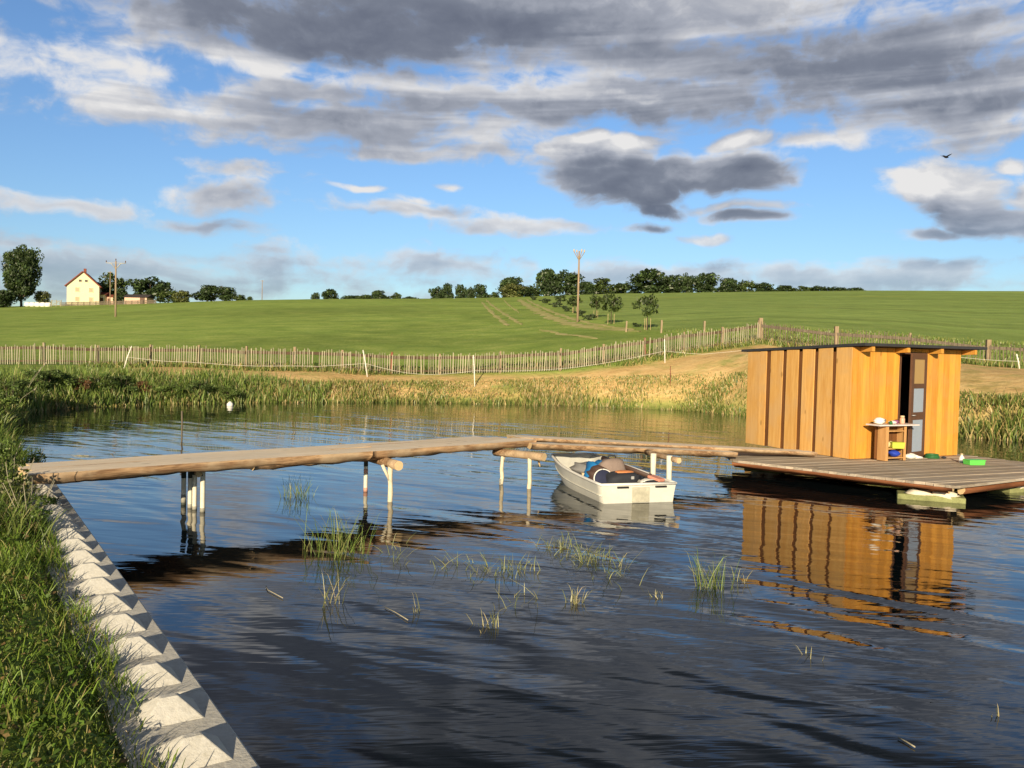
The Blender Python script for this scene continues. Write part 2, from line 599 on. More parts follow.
def mesh_np(name, verts, quads, tris, mat_, cols, parent=None):
    """fast mesh from arrays; cols (n,3) goes to point attribute 'tint'"""
    me = bpy.data.meshes.new(name)
    nq, nt_ = len(quads), len(tris)
    me.vertices.add(len(verts))
    me.vertices.foreach_set('co', np.asarray(verts, np.float32).ravel())
    idx = np.concatenate([np.asarray(quads, np.int32).reshape(-1), np.asarray(tris, np.int32).reshape(-1)])
    me.loops.add(len(idx))
    me.loops.foreach_set('vertex_index', idx)
    me.polygons.add(nq + nt_)
    starts = np.concatenate([np.arange(nq) * 4, nq * 4 + np.arange(nt_) * 3]).astype(np.int32)
    me.polygons.foreach_set('loop_start', starts)
    me.update(calc_edges=True)
    me.validate()
    a = me.attributes.new('tint', 'FLOAT_COLOR', 'POINT')
    a.data.foreach_set('color', np.concatenate([cols, np.ones((len(cols), 1))], 1).astype(np.float32).ravel())
    me.materials.append(mat_)
    o = bpy.data.objects.new(name, me)
    COL.objects.link(o)
    if parent is not None:
        o.parent = parent
    return o


def blades(name, base, h, w, lean, cols, mat_=None, parent=None, droop=.6, face=None):
    """grass: each blade a bent strip of two quads and a tip"""
    n = len(base)
    az_ = rng.uniform(0, 2 * np.pi, n)
    la = rng.uniform(0, 2 * np.pi, n)
    d = np.stack([np.cos(la), np.sin(la)], 1)
    sd = np.stack([np.cos(az_), np.sin(az_), np.zeros(n)], 1) * (w / 2)[:, None]
    ln = lean * h
    V = np.zeros((n, 7, 3))
    for k, (hh, ll, ww) in enumerate(((0, 0, 1.0), (.45, .28, .85), (.82, .66, .5))):
        c = base + np.stack([d[:, 0] * ln * ll, d[:, 1] * ln * ll, h * hh], 1)
        V[:, 2 * k] = c - sd * ww
        V[:, 2 * k + 1] = c + sd * ww
    V[:, 6] = base + np.stack([d[:, 0] * ln, d[:, 1] * ln, h * (1 - .25 * np.minimum(lean, 1) * droop)], 1)
    o = np.arange(n)[:, None] * 7
    q = np.concatenate([o + np.array([[0, 1, 3, 2]]), o + np.array([[2, 3, 5, 4]])], 0)
    t = o + np.array([[4, 5, 6]])
    C = np.repeat(cols[:, None, :], 7, 1)
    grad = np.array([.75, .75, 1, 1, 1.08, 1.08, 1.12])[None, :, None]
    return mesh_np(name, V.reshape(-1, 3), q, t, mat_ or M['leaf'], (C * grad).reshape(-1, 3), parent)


def palette(n, cols, p, var=.22):
    c = np.array(cols)[rng.choice(len(cols), n, p=p)]
    return np.clip(c * rng.uniform(1 - var, 1 + var, (n, 1)) * rng.uniform(.94, 1.06, (n, 3)), 0, 1)


# ------------------------------------------------------------------ terrain
PE0, PE1 = at_z(262, 768, .35), at_z(58, 486, .35)          # two points of the pond-side edge of the concrete edging
pe_dir = Vector((PE1.x - PE0.x, PE1.y - PE0.y, 0)).normalized()
pe_in = Vector((-pe_dir.y, pe_dir.x, 0))                     # points to the land side
if pe_in.x > 0:
    pe_in = -pe_in
pA = PE0 - pe_dir * 9
pB = PE1 + pe_dir * 1.0


def wz(px, row):
    p = at_z(px, row, 0)
    return (p.x, p.y)


POND = [(pA.x, pA.y), (pB.x, pB.y), (-9.7, 16.5), (-13.2, 22.0), wz(16, 416), (-16.9, 30.5), wz(70, 408), wz(140, 404.5), wz(260, 402.5), wz(400, 402.5), wz(560, 405), wz(700, 411),
        wz(800, 421), wz(900, 431), wz(1000, 440), (21, 22.5), (25, 16), (26, 6), (22, -6), (12, -12)]
PX = np.array(POND)


def pond_s(x, y):
    """signed distance to the pond's shore, positive on land"""
    x, y = np.asarray(x, float), np.asarray(y, float)
    best = np.full(x.shape, 1e9)
    inside = np.zeros(x.shape, bool)
    n = len(PX)
    for i in range(n):
        ax, ay = PX[i]
        bx, by = PX[(i + 1) % n]
        ex, ey = bx - ax, by - ay
        t = np.clip(((x - ax) * ex + (y - ay) * ey) / (ex * ex + ey * ey), 0, 1)
        best = np.minimum(best, np.hypot(x - ax - t * ex, y - ay - t * ey))
        c = ((ay > y) != (by > y)) & (x < ex * (y - ay) / (ey if ey else 1e-9) + ax)
        inside ^= c
    return np.where(inside, -best, best)


U_T = np.array([-2.0, -.60, -.54, -.08, .15, .29, .45, .56, .8, 2.0])
ZF_T = np.array([1.1, 1.1, 1.15, 1.5, 2.35, 2.95, 2.55, 2.1, 1.8, 1.6])      # bank height at the fence by azimuth
crest_px = [(-200, 312), (0, 306.5), (120, 304), (250, 300), (320, 299), (430, 298.5), (500, 297.5), (560, 295.5), (620, 293.5), (740, 292), (870, 290.5), (1024, 291), (1250, 294)]
R_C = 260.0
_cp = [at_y(p, r, R_C) for p, r in crest_px]
UC_T = np.array([p.x / R_C for p in _cp])
ZC_T = np.array([p.z for p in _cp])


def sstep(a, b, x):
    t = np.clip((x - a) / (b - a), 0, 1)
    return t * t * (3 - 2 * t)


def H(x, y, s=None):
    x, y = np.asarray(x, float), np.asarray(y, float)
    if s is None:
        s = pond_s(x, y)
    yy = np.maximum(y, 20)
    u = x / yy
    zf = np.interp(u, U_T, ZF_T)
    far = zf * 1.1 * (1 - np.exp(-np.maximum(s, 0) / 2.9))
    near = np.interp(s, [0, .42, .62, 2.6, 8], [.10, .14, .40, .70, .95])
    # the near bank only west of the pond
    w = sstep(13.5, 20, y)
    land = near * (1 - w) + far * w
    zc = np.interp(u, UC_T, ZC_T)
    t = np.clip((y - 44) / (R_C - 44), 0, 1)
    ramp_ = (zc - zf * 1.05) * t
    past = np.maximum(y - R_C, 0)
    z = land + ramp_ - past * .05 - past ** 2 * .00012
    bump = .05 * np.sin(x * .9 + 1) * np.sin(y * .7) + .25 * np.sin(x * .045 + y * .02) * sstep(60, 140, y) * sstep(0, 60, R_C - y)
    z = z + bump * sstep(1.0, 4, s)
    return np.where(s < 0, -1.4 * (1 - np.exp(s / .9)) - .02, z)


def Hs(x, y):
    return float(H(np.array([x]), np.array([y]))[0])


def ground(px, row, lo=28.0, hi=262.0):
    """first place where a line of sight meets the land beyond the pond"""
    d = ray(px, row)
    ys = np.linspace(lo, hi, 3000)
    xs, zs = EYE.x + d.x / d.y * ys, EYE.z + d.z / d.y * ys
    below = zs <= H(xs, ys)
    i = int(np.argmax(below)) if below.any() else len(ys) - 1
    return Vector((xs[i], ys[i], float(H(xs[i:i + 1], ys[i:i + 1])[0])))


# boundary between meadow (left) and crop field (right)
_b = [ground(p, r) for p, r in ((545, 297.5), (563, 304), (590, 314), (625, 322), (672, 331), (720, 335))]
_b = sorted([(p.y, p.x) for p in _b])
YB = np.array([q[0] for q in _b])
XB = np.array([q[1] for q in _b])


def axis(lo, hi, dlo, dhi, step, grow):
    a = list(np.arange(dlo, dhi + 1e-6, step))
    s, p = step, dhi
    while p < hi:
        s *= grow
        p += s
        a.append(p)
    s, p = step, dlo
    while p > lo:
        s *= grow
        p -= s
        a.insert(0, p)
    return np.array(a)


gx = axis(-700, 700, -22, 30, .3, 1.07)
gy = axis(-160, 700, -3, 52, .3, 1.045)
GX, GY = np.meshgrid(gx, gy)
S = pond_s(GX, GY)
GZ = H(GX, GY, S)
nx, ny = len(gx), len(gy)
ii = (np.arange(ny - 1)[:, None] * nx + np.arange(nx - 1)[None, :]).ravel()
quads = np.stack([ii, ii + 1, ii + 1 + nx, ii + nx], 1)
crop = sstep(-1.5, 1.5, GX - np.interp(GY, YB, XB)) * sstep(44.5, 46.5, GY - .0 * GX)
u_ = GX / np.maximum(GY, 20)
bank = sstep(.0, .8, S) * (1 - sstep(43.0, 44.5, GY + np.maximum(u_ - .30, 0) * 22 - np.clip(u_ - .12, 0, .18) * 10)) * sstep(24, 30, GY) * sstep(-.50, -.40, u_)
mud = 1 - sstep(-.2, .5, S)
tint = np.stack([bank, crop, mud], 2).reshape(-1, 3)
gm, t = mat('meadow_ground')
at = t.node('ShaderNodeAttribute', attribute_name='tint')
sp = t.node('ShaderNodeSeparateColor')
t.put(sp.inputs[0], at.outputs['Color'])
pos = t.node('ShaderNodeNewGeometry').outputs['Position']
n_big = t.noise(pos, .035, 5, .6)
n_mid = t.noise(pos, .35, 6, .62)
n_fine = t.noise(pos, 3.5, 5, .7)
n_row = t.noise(t.v('MULTIPLY', pos, (.02, .16, .02)), 1.0, 5, .6, .4)
fm = t.m('ADD', t.m('MULTIPLY', n_mid, .6), t.m('MULTIPLY', n_fine, .4))
meadow = t.ramp(fm, [(.32, (.175, .265, .055)), (.5, (.275, .37, .080)), (.66, (.41, .47, .13))])
meadow = t.v('MULTIPLY', meadow, t.mr(n_big, .3, .7, .82, 1.18))
meadow = t.mix(t.mr(n_row, .50, .72, 0, .45), meadow, (.17, .29, .06))
cropc = t.ramp(fm, [(.30, (.19, .275, .07)), (.5, (.265, .36, .095)), (.7, (.36, .44, .125))])
cropc = t.v('MULTIPLY', cropc, t.mr(n_row, .3, .7, .82, 1.16))
patch = t.noise(t.v('MULTIPLY', pos, (.05, .13, .05)), 1.0, 4, .6)
cropc = t.mix(t.mr(patch, .58, .72, 0, .5), cropc, (.32, .30, .06))
straw = t.ramp(t.m('ADD', t.m('MULTIPLY', t.noise(t.v('MULTIPLY', pos, (.5, 1.6, 1)), 1.4, 7, .68), .7), t.m('MULTIPLY', t.noise(pos, 9, 4, .7), .3)), [(.30, (.40, .24, .10)), (.47, (.68, .46, .20)), (.68, (.82, .62, .30))])
straw = t.mix(t.mr(n_mid, .55, .68, 0, .55), straw, (.22, .23, .06))
earth = t.ramp(fm, [(.3, (.05, .05, .018)), (.7, (.14, .12, .05))])
c = t.mix(sp.outputs[1], meadow, cropc)
c = t.mix(t.m('MULTIPLY', sp.outputs[0], t.mr(n_mid, .25, .5)), c, straw)
c = t.mix(sp.outputs[2], c, earth)
principled(t, c, .95, .05, t.m('ADD', n_fine, n_mid), .8, .12)
terrain = mesh_np('ground', np.stack([GX, GY, GZ], 2).reshape(-1, 3), quads, np.zeros((0, 3), int), gm, tint)
terrain.data.polygons.foreach_set('use_smooth', np.ones(len(terrain.data.polygons), bool))
tag(terrain, kind='structure')

# ------------------------------------------------------------------ pond water
wm, t = mat('pond_water')
pos = t.node('ShaderNodeNewGeometry').outputs['Position']
rot = t.node('ShaderNodeVectorRotate', rotation_type='Z_AXIS')
t.put(rot.inputs['Vector'], pos)
rot.inputs['Angle'].default_value = math.radians(40)
rv = t.v('ADD', rot.outputs[0], (2.3, 4.6, 0))
rotb = t.node('ShaderNodeVectorRotate', rotation_type='Z_AXIS')
t.put(rotb.inputs['Vector'], pos)
rotb.inputs['Angle'].default_value = math.radians(17)
rv2 = rotb.outputs[0]
w1 = t.noise(t.v('MULTIPLY', rv, (.32, 1.5, 1)), 1.0, 1, .4, .4)
w2 = t.noise(t.v('MULTIPLY', rv2, (.55, 3.3, 1)), 1.0, 1, .45, .4)
rot2 = t.node('ShaderNodeVectorRotate', rotation_type='Z_AXIS')
t.put(rot2.inputs['Vector'], pos)
rot2.inputs['Angle'].default_value = math.radians(-6)
w3 = t.noise(t.v('MULTIPLY', rot2.outputs[0], (2.2, 12, 1)), 1.0, 2, .5, .3)
calm = t.mr(t.noise(pos, .16, 3, .5), .35, .65, .45, 1.2)
hgt = t.m('ADD', t.m('ADD', t.m('MULTIPLY', w1, .050), t.m('MULTIPLY', w2, .0165)), t.m('MULTIPLY', w3, .0030))
hgt = t.m('MULTIPLY', hgt, calm)
deep = t.mix(t.noise(pos, .5, 4, .5), (.002, .005, .008), (.006, .009, .010))
p = principled(t, deep, .015, .5, hgt, 1.0, .55)
p.inputs['IOR'].default_value = 1.45
wx, wy = PX[:, 0], PX[:, 1]
mb = MB()
mb.add([(-24, -16, 0), (30, -16, 0), (30, 46, 0), (-24, 46, 0)], [(0, 1, 2, 3)])
water = mb.build('water', wm)
tag(water, kind='structure')

# ------------------------------------------------------------------ trees and plants


def crown_arrays(seed, nclump, nleaf, leaf, bottom=.18, width=.5, cols=((.05, .085, .02), (.07, .11, .028), (.035, .06, .018)), squash=1.0, clump_r=(.11, .2), holes=.12):
    """unit tree crown (height 1): leaf-sized faces on many uneven clumps"""
    r = np.random.default_rng(seed)
    cs, rad, tone = [], [], []
    hc = (1 - bottom) / 2
    for i in range(nclump):
        p = r.normal(size=3)
        p /= np.linalg.norm(p)
        p *= r.uniform(.35, 1.0) ** .5
        k = .78 + .22 * math.sin(seed + 2.1 * p[0] + 3 * p[2])
        cs.append([p[0] * width * k * .92, p[1] * width * k * .92, bottom + hc + p[2] * hc * .82 * squash])
        rad.append(r.uniform(*clump_r))
        tone.append(r.uniform(.62, 1.4))
    cs, rad, tone = np.array(cs), np.array(rad), np.array(tone)
    k = r.integers(0, nclump, nleaf)
    d = r.normal(size=(nleaf, 3))
    d /= np.linalg.norm(d, axis=1)[:, None]
    rr = r.uniform(.35, 1.05, nleaf) ** .6
    P = cs[k] + d * (rad[k] * rr)[:, None] * np.array([1.15, 1.15, .8])
    P[:, 2] = np.clip(P[:, 2], .01, 1.0)
    a = r.normal(size=(nleaf, 3))
    a /= np.linalg.norm(a, axis=1)[:, None]
    b = np.cross(a, d + r.normal(size=(nleaf, 3)) * .6)
    b /= (np.linalg.norm(b, axis=1)[:, None] + 1e-9)
    sz = leaf * r.uniform(.5, 1.25, nleaf)[:, None]
    V = np.stack([P - a * sz, P + b * sz * .55, P + a * sz, P - b * sz * .55], 1)
    base = np.array(cols)[r.integers(0, len(cols), nleaf)]
    C = base * (tone[k] * r.uniform(.75, 1.25, nleaf))[:, None]
    q = np.arange(nleaf * 4).reshape(-1, 4)
    return V.reshape(-1, 3), q, np.repeat(C, 4, 0)


def make_tree(name, seed, nclump, nleaf, leaf, label, cat='tree', group=None, trunk=.03, limbs=5, **kw):
    root = thing(name, (0, 0, 0), label, cat, group)
    V, q, C = crown_arrays(seed, nclump, nleaf, leaf, **kw)
    mesh_np('crown', V, q, np.zeros((0, 3), int), M['crown'], C, root)
    r = random.Random(seed)
    mb = MB()
    b = max(kw.get('bottom', .18), .08)
    mb.tube([(0, 0, -.06), (.01, 0, b * .6), (-.01, .01, b + .2), (0, 0, .72)], [trunk * 1.3, trunk, trunk * .75, trunk * .25], 7)
    for i in range(limbs):
        an = i * 2.4 + seed
        z0 = b + .05 + .06 * i
        w = kw.get('width', .5) * .6
        mb.tube([(0, 0, z0), (math.cos(an) * w * .5, math.sin(an) * w * .5, z0 + .14), (math.cos(an) * w, math.sin(an) * w, z0 + .2)], [trunk * .5, trunk * .35, trunk * .12], 5)
    mb.build('trunk', M['bark_tree'], root)
    return root


DK = ((.040, .068, .022), (.058, .092, .030), (.030, .050, .018))
MDG = ((.060, .090, .024), (.085, .12, .03), (.042, .065, .02))
LTG = ((.11, .125, .035), (.14, .15, .05), (.08, .10, .03))


def put(root, px, row_base, row_top, wpx, y, sink=.0):
    p = at_y(px, row_base, y)
    z = Hs(p.x, p.y)
    zt = at_y(px, row_top, y).z
    h = max(zt - z, .5)
    w = wpx * y / F_PX
    root.location = (p.x, p.y, z - sink)
    root.scale = (w, w, h + sink)
    root.rotation_euler.z = (px * .37) % 6.28
    return root


protos = {
    'dark': [make_tree('broadleaf_tree', 11 + i, 36, 2900, .052, 'x', cols=DK, width=.5, bottom=-.06) for i in range(3)],
    'mid': [make_tree('broadleaf_tree', 21 + i, 30, 2500, .052, 'x', cols=MDG, width=.5, bottom=-.06) for i in range(2)],
    'light': [make_tree('broadleaf_tree', 31, 28, 2400, .052, 'x', cols=LTG, width=.5, bottom=-.06)],
}
used_proto = {}


def tree_at(kind, px, base, top, w, y, label, cat='tree', group=None, i=0):
    k = (kind, i % len(protos[kind]))
    src = protos[kind][k[1]]
    t_ = src if k not in used_proto else copy_tree(src)
    used_proto[k] = True
    put(t_, px, base, top, w * 1.12, y, .5)
    for key in ('group',):
        if key in t_:
            del t_[key]
    tag(t_, label, cat, group)
    return t_


# the big tree and the farm's greenery, upper left
big = make_tree('broadleaf_tree', 5, 60, 12000, .027, 'tall dark broadleaf tree at the left end of the skyline, left of the cream house', cols=DK + MDG[:1], width=.5, bottom=.06, clump_r=(.09, .17), trunk=.028, limbs=7)
put(big, 21, 306, 243, 43, 246, .3)
FG = 'trees and bushes round the farm'
tree_at('dark', 0, 308, 288, 26, 240, 'low dark bush at the foot of the tall left tree', 'bush', FG, 0)
tree_at('light', 43, 306, 289, 15, 250, 'yellowish bush between the tall left tree and the cream house', 'bush', FG)
tree_at('mid', 110, 305, 270, 27, 262, 'loose green tree standing behind the right side of the cream house', 'tree', FG, 0)
tree_at('dark', 120, 305, 288, 14, 252, 'dark bush between the cream house and the pink shed', 'bush', FG, 1)
tree_at('dark', 150, 304, 276, 38, 262, 'wide round tree behind the pink shed', 'tree', FG, 2)
tree_at('mid', 168, 304, 289, 22, 252, 'green bush just right of the pink shed', 'bush', FG, 1)
tree_at('light', 182, 304, 289, 18, 250, 'paler loose bush right of the pink shed, last before the gap', 'bush', FG)
tree_at('dark', 207, 304, 283, 24, 258, 'dark round tree, left one of the pair right of the farm', 'tree', FG, 0)
tree_at('dark', 226, 304, 286, 22, 258, 'dark tree, right and lower one of the pair right of the farm', 'tree', FG, 1)
tree_at('mid', 240, 303, 294, 12, 255, 'small low bush right of the pair of dark trees', 'bush', FG, 0)
tree_at('mid', 250, 302, 296, 6, 255, 'tiny bush, last one right of the farm', 'bush', FG, 1)
SG = 'trees along the crest of the meadow'
for kind, px, base, top, w, label, cat in (
    ('dark', 316, 301, 292, 9, 'small dark tree standing alone first on the middle crest', 'tree'),
    ('dark', 331, 301, 288.5, 17, 'round dark tree beside the small lone one on the crest', 'tree'),
    ('dark', 352, 301, 295, 22, 'low dark hedge bush right of the round crest tree', 'bush'),
    ('mid', 367, 301, 294, 20, 'second low hedge bush on the crest, a lighter green', 'bush'),
    ('dark', 381, 301, 289, 18, 'tallest bush of the low hedge on the crest', 'bush'),
    ('mid', 396, 300, 291.5, 10, 'small bush at the right end of the low crest hedge', 'bush'),
    ('dark', 410, 300, 296, 16, 'flat bush in the gap on the crest, barely above the grass', 'bush'),
    ('dark', 437, 300, 286, 15, 'dark tree at the left end of the row of small crest trees', 'tree'),
    ('dark', 448, 300, 282.5, 12, 'tallest pointed tree in the row of small crest trees', 'tree'),
    ('dark', 460, 300, 283.5, 12, 'third tree in the row of small crest trees', 'tree'),
    ('dark', 470, 299, 286.5, 10, 'lowest tree in the row of small crest trees', 'tree'),
    ('dark', 481, 299, 283.5, 15, 'round tree at the right end of the row of small crest trees', 'tree'),
    ('mid', 494, 299, 291, 13, 'low bush between the small row and the tall crest trees', 'bush'),
    ('dark', 516, 298, 274.5, 32, 'broad dark tree at the left end of the tall crest wood', 'tree'),
    ('light', 513, 298, 281, 26, 'paler olive bush in front of the broad left tree of the wood', 'bush'),
    ('mid', 532, 298, 284, 18, 'small green tree filling the gap before the highest tree', 'tree'),
    ('dark', 549, 297, 265.5, 27, 'highest tree of the crest wood, left of the utility pole', 'tree'),
    ('dark', 566, 297, 269.5, 30, 'tall tree just left of the utility pole on the crest', 'tree'),
    ('dark', 588, 296, 280, 22, 'lower dark tree just right of the utility pole on the crest', 'tree'),
    ('mid', 605, 296, 276.5, 32, 'broad green tree right of the utility pole, below its neighbours', 'tree'),
    ('dark', 626, 295, 281, 20, 'low tree left of the big domed tree', 'tree'),
    ('dark', 652, 295, 268.5, 40, 'big domed tree, widest one right of the utility pole', 'tree'),
    ('dark', 673, 294, 274, 22, 'tree against the right side of the big domed tree', 'tree'),
    ('dark', 686, 294, 272.5, 17, 'slim tree between the big domed tree and its round neighbour', 'tree'),
    ('dark', 706, 294, 272, 26, 'round tree, last tall one of the crest wood', 'tree'),
    ('dark', 727, 294, 277, 22, 'first of the lower trees where the crest wood falls away', 'tree'),
    ('mid', 745, 293, 279, 20, 'greener tree where the crest wood falls away to the right', 'tree'),
    ('dark', 764, 293, 282, 22, 'dark low tree above the left end of the shed roof', 'tree'),
    ('dark', 783, 293, 284, 22, 'low dark tree above the left part of the shed roof', 'tree'),
    ('mid', 801, 293, 285, 20, 'low green bush above the middle of the shed roof', 'bush'),
    ('dark', 818, 292, 285.5, 20, 'flat dark bush above the front corner of the shed', 'bush'),
    ('dark', 836, 292, 286.5, 20, 'flat bush, last but one of the crest wood to the right', 'bush'),
    ('dark', 856, 292, 287.5, 24, 'lowest bush at the far right end of the crest wood', 'bush'),
):
    tree_at(kind, px, base, top, w, 268 + (px * 7 % 9), label, cat, SG, int(px) % 3)
for key, lst in protos.items():
    for i, o in enumerate(lst):
        if (key, i) not in used_proto:
            for ch in list(o.children):
                bpy.data.objects.remove(ch)
            bpy.data.objects.remove(o)

# young staked trees along the field track
YG = 'young staked trees along the field track'
yt = None
for i, (px, base, top, w, label) in enumerate((
        (647, 330, 293, 27, 'nearest young tree beside the track, with pale stakes round its trunk'),
        (611, 324, 292, 27, 'second young tree from the right beside the track, on three stakes'),
        (596, 318, 294, 18, 'third young tree from the right, just right of the utility pole'),
        (574, 313, 295, 18, 'young tree just left of the utility pole beside the track'),
        (560, 307, 294, 15, 'farthest young tree of the row along the track'))):
    g = ground(px, base)
    if yt is None:
        yt = make_tree('young_tree', 41, 15, 420, .075, 'x', cols=MDG, width=.48, bottom=.38, clump_r=(.09, .17), trunk=.016, limbs=6, squash=1.0)
        for an in (0.2, 2.2, 4.3):
            MB().box((math.cos(an) * .13, math.sin(an) * .13, .15), (.011, .011, .33)).build('stake', M['log_end'], yt)
        r_ = yt
    else:
        r_ = copy_tree(yt)
    h = at_y(px, top, g.y).z - g.z
    r_.location = g
    r_.scale = (w * g.y / F_PX,) * 2 + (h,)
    r_.rotation_euler.z = i * 1.3
    tag(r_, label, 'tree', YG)
HG = 'low shrubs along the field track'
sh = None
for i, (px, base, wp, hp, label) in enumerate((
        (534, 300, 10, 5, 'tiny shrub at the far end of the shrub row on the track'), (545, 303.5, 12, 6, 'small far shrub, second of the row along the track'),
        (556, 307.5, 13, 7, 'shrub in the middle of the row under the farthest young trees'), (567, 311.5, 13, 7, 'grey green shrub left of the pole foot'),
        (580, 316, 12, 7, 'shrub around the foot of the utility pole on the slope'), (590, 320, 14, 7, 'shrub right of the foot of the utility pole'),
        (637, 327, 12, 5, 'low dark shrub at the foot of the nearest young tree'))):
    g = ground(px, base)
    if sh is None:
        sh = thing('shrub', (0, 0, 0), 'x', 'shrub', HG)
        V, q, C = crown_arrays(51, 12, 500, .09, 0.0, .5, cols=((.07, .10, .045), (.10, .13, .06), (.05, .08, .03)))
        mesh_np('foliage', V, q, np.zeros((0, 3), int), M['crown'], C, sh)
        MB().tube([(0, 0, -.05), (.02, 0, .3), (0, .03, .6)], [.03, .02, .008], 5).build('stem', M['bark_tree'], sh)
        r_ = sh
    else:
        r_ = copy_tree(sh)
    r_.location = g
    r_.scale = (wp * g.y / F_PX,) * 2 + (hp * g.y / F_PX,)
    r_.rotation_euler.z = i * 2.1
    tag(r_, label, 'shrub', HG)

# dirt ruts of the field track and mown swaths on the meadow
rm, t = mat('dry_track')
pos = t.node('ShaderNodeNewGeometry').outputs['Position']
n1 = t.noise(pos, .8, 6, .7)
n2 = t.noise(pos, 5, 4, .7)
cc = t.ramp(t.m('ADD', t.m('MULTIPLY', n1, .7), t.m('MULTIPLY', n2, .3)), [(.36, (.26, .34, .075)), (.49, (.42, .39, .15)), (.64, (.58, .50, .25))])
principled(t, cc, .95, .05)


def ribbon(name, pxs, width, m_, kind='structure', lift=.05):
    pts = [ground(*p) for p in pxs]
    dense = []
    for i in range(len(pts) - 1):
        for k in range(14):
            dense.append(pts[i].lerp(pts[i + 1], k / 14))
    dense.append(pts[-1])
    vv, ff = [], []
    for i, p in enumerate(dense):
        d = (dense[min(i + 1, len(dense) - 1)] - dense[max(i - 1, 0)])
        nrm = Vector((-d.y, d.x, 0)).normalized()
        w_ = width * (.75 + .35 * math.sin(i * 1.7) + .2 * math.sin(i * .6)) * min(1, .25 + .25 * min(i, len(dense) - 1 - i)) / 2
        for k in (-1, -.33, .33, 1):
            q = p + nrm * w_ * k
            vv.append((q.x, q.y, Hs(q.x, q.y) + lift - (.04 if abs(k) == 1 else 0)))
    for i in range(len(dense) - 1):
        for k in range(3):
            ff.append((i * 4 + k, i * 4 + k + 1, i * 4 + k + 5, i * 4 + k + 4))
    o = MB().add(vv, ff, smooth=True).build(name, m_)
    return tag(o, kind=kind)


ribbon('track', [(519, 299.5), (527, 305), (537, 311), (552, 318), (572, 324.5), (600, 329), (640, 332)], 1.9, rm)
ribbon('track', [(527, 299.5), (538, 305.5), (552, 312), (572, 319), (600, 325), (635, 330)], 1.0, rm)
ribbon('track', [(482, 302), (487, 308), (493, 314), (502, 321), (508, 326)], .7, rm)
ribbon('track', [(486, 299.5), (493, 306), (501, 312), (512, 319), (522, 325)], .7, rm)
ribbon('track', [(504, 300), (510, 306), (519, 313)], .5, rm)
ribbon('track', [(540, 330), (565, 335), (598, 339)], .8, rm)

# ------------------------------------------------------------------ farm on the crest
hp = at_y(83, 304.5, 250)
hz = Hs(hp.x, hp.y) - .1
house = thing('farmhouse', (hp.x, hp.y, hz), 'cream farmhouse with steep red gable roof on the crest at left', 'house', None, math.radians(20))
k_ = 250 / F_PX
W_, E_, A_, Dp = 29 * k_, 19.5 * k_, 33 * k_, 11.0
mb = MB()
mb.add([(-W_ / 2, 0, 0), (W_ / 2, 0, 0), (W_ / 2, 0, E_), (0, 0, A_), (-W_ / 2, 0, E_), (-W_ / 2, Dp, 0), (W_ / 2, Dp, 0), (W_ / 2, Dp, E_), (0, Dp, A_), (-W_ / 2, Dp, E_)],
       [(0, 1, 2, 3, 4), (9, 8, 7, 6, 5), (1, 6, 7, 2), (5, 0, 4, 9), (2, 7, 8, 3), (9, 4, 3, 8)])
mb.build('wall', M['wall_cream'], house)
mb = MB()
for s in (-1, 1):
    e = Vector((s * (W_ / 2 + .45), 0, E_ - .35))
    a = Vector((0, 0, A_ + .12))
    nn = Vector((s * (A_ - E_), 0, W_ / 2)).normalized() * .28
    q = [e, a, a + nn, e + nn]
    mb.add([(p.x, -.5, p.z) for p in q] + [(p.x, Dp + .5, p.z) for p in q], [(0, 1, 2, 3), (7, 6, 5, 4), (0, 4, 5, 1), (1, 5, 6, 2), (2, 6, 7, 3), (3, 7, 4, 0)])
roof = mb.build('roof', M['roof_red'], house)
MB().box((.2, 2.6, A_ + .5), (.7, .7, 1.6)).build('chimney', M['roof_red'], roof)
for (x, z, w, h, mm) in ((-.75, A_ * .745, .85, .75, 'window_dark'), (.85, A_ * .745, .85, .75, 'window_dark'), (-1.5, E_ * .80, 1.1, 1.3, 'window_pale'), (2.1, E_ * .80, 1.1, 1.3, 'window_pale'),
                         (-1.5, E_ * .32, 1.1, 1.3, 'window_pale'), (2.1, E_ * .32, 1.1, 1.3, 'window_pale')):
    f_ = MB()
    for (bx, bz, bw, bh) in ((0, h / 2, w + .1, .1), (0, -h / 2, w + .1, .1), (-w / 2, 0, .1, h), (w / 2, 0, .1, h)):
        f_.box((x + bx, -.04, z + bz), (bw, .1, bh))
    fo = f_.build('window', M['wall_cream'], house)
    MB().box((x, -.015, z), (w, .05, h)).build('pane', M[mm], fo)


def small_building(name, px, base, w, h, dep, y, label, wall, roofm, rise, rz=0.0):
    p = at_y(px, base, y)
    r_ = thing(name, (p.x, p.y, Hs(p.x, p.y) - .1), label, 'building', None, rz)
    MB().box((0, dep / 2, h / 2), (w, dep, h)).build('wall', wall, r_)
    m_ = MB()
    m_.add([(-w / 2 - .4, -.4, h), (w / 2 + .4, -.4, h), (w / 2 + .4, dep + .4, h), (-w / 2 - .4, dep + .4, h), (-w / 2 - .4, dep / 2, h + rise), (w / 2 + .4, dep / 2, h + rise)],
           [(3, 2, 1, 0), (0, 1, 5, 4), (2, 3, 4, 5), (0, 4, 3), (1, 2, 5)])
    m_.build('roof', roofm, r_)
    return r_


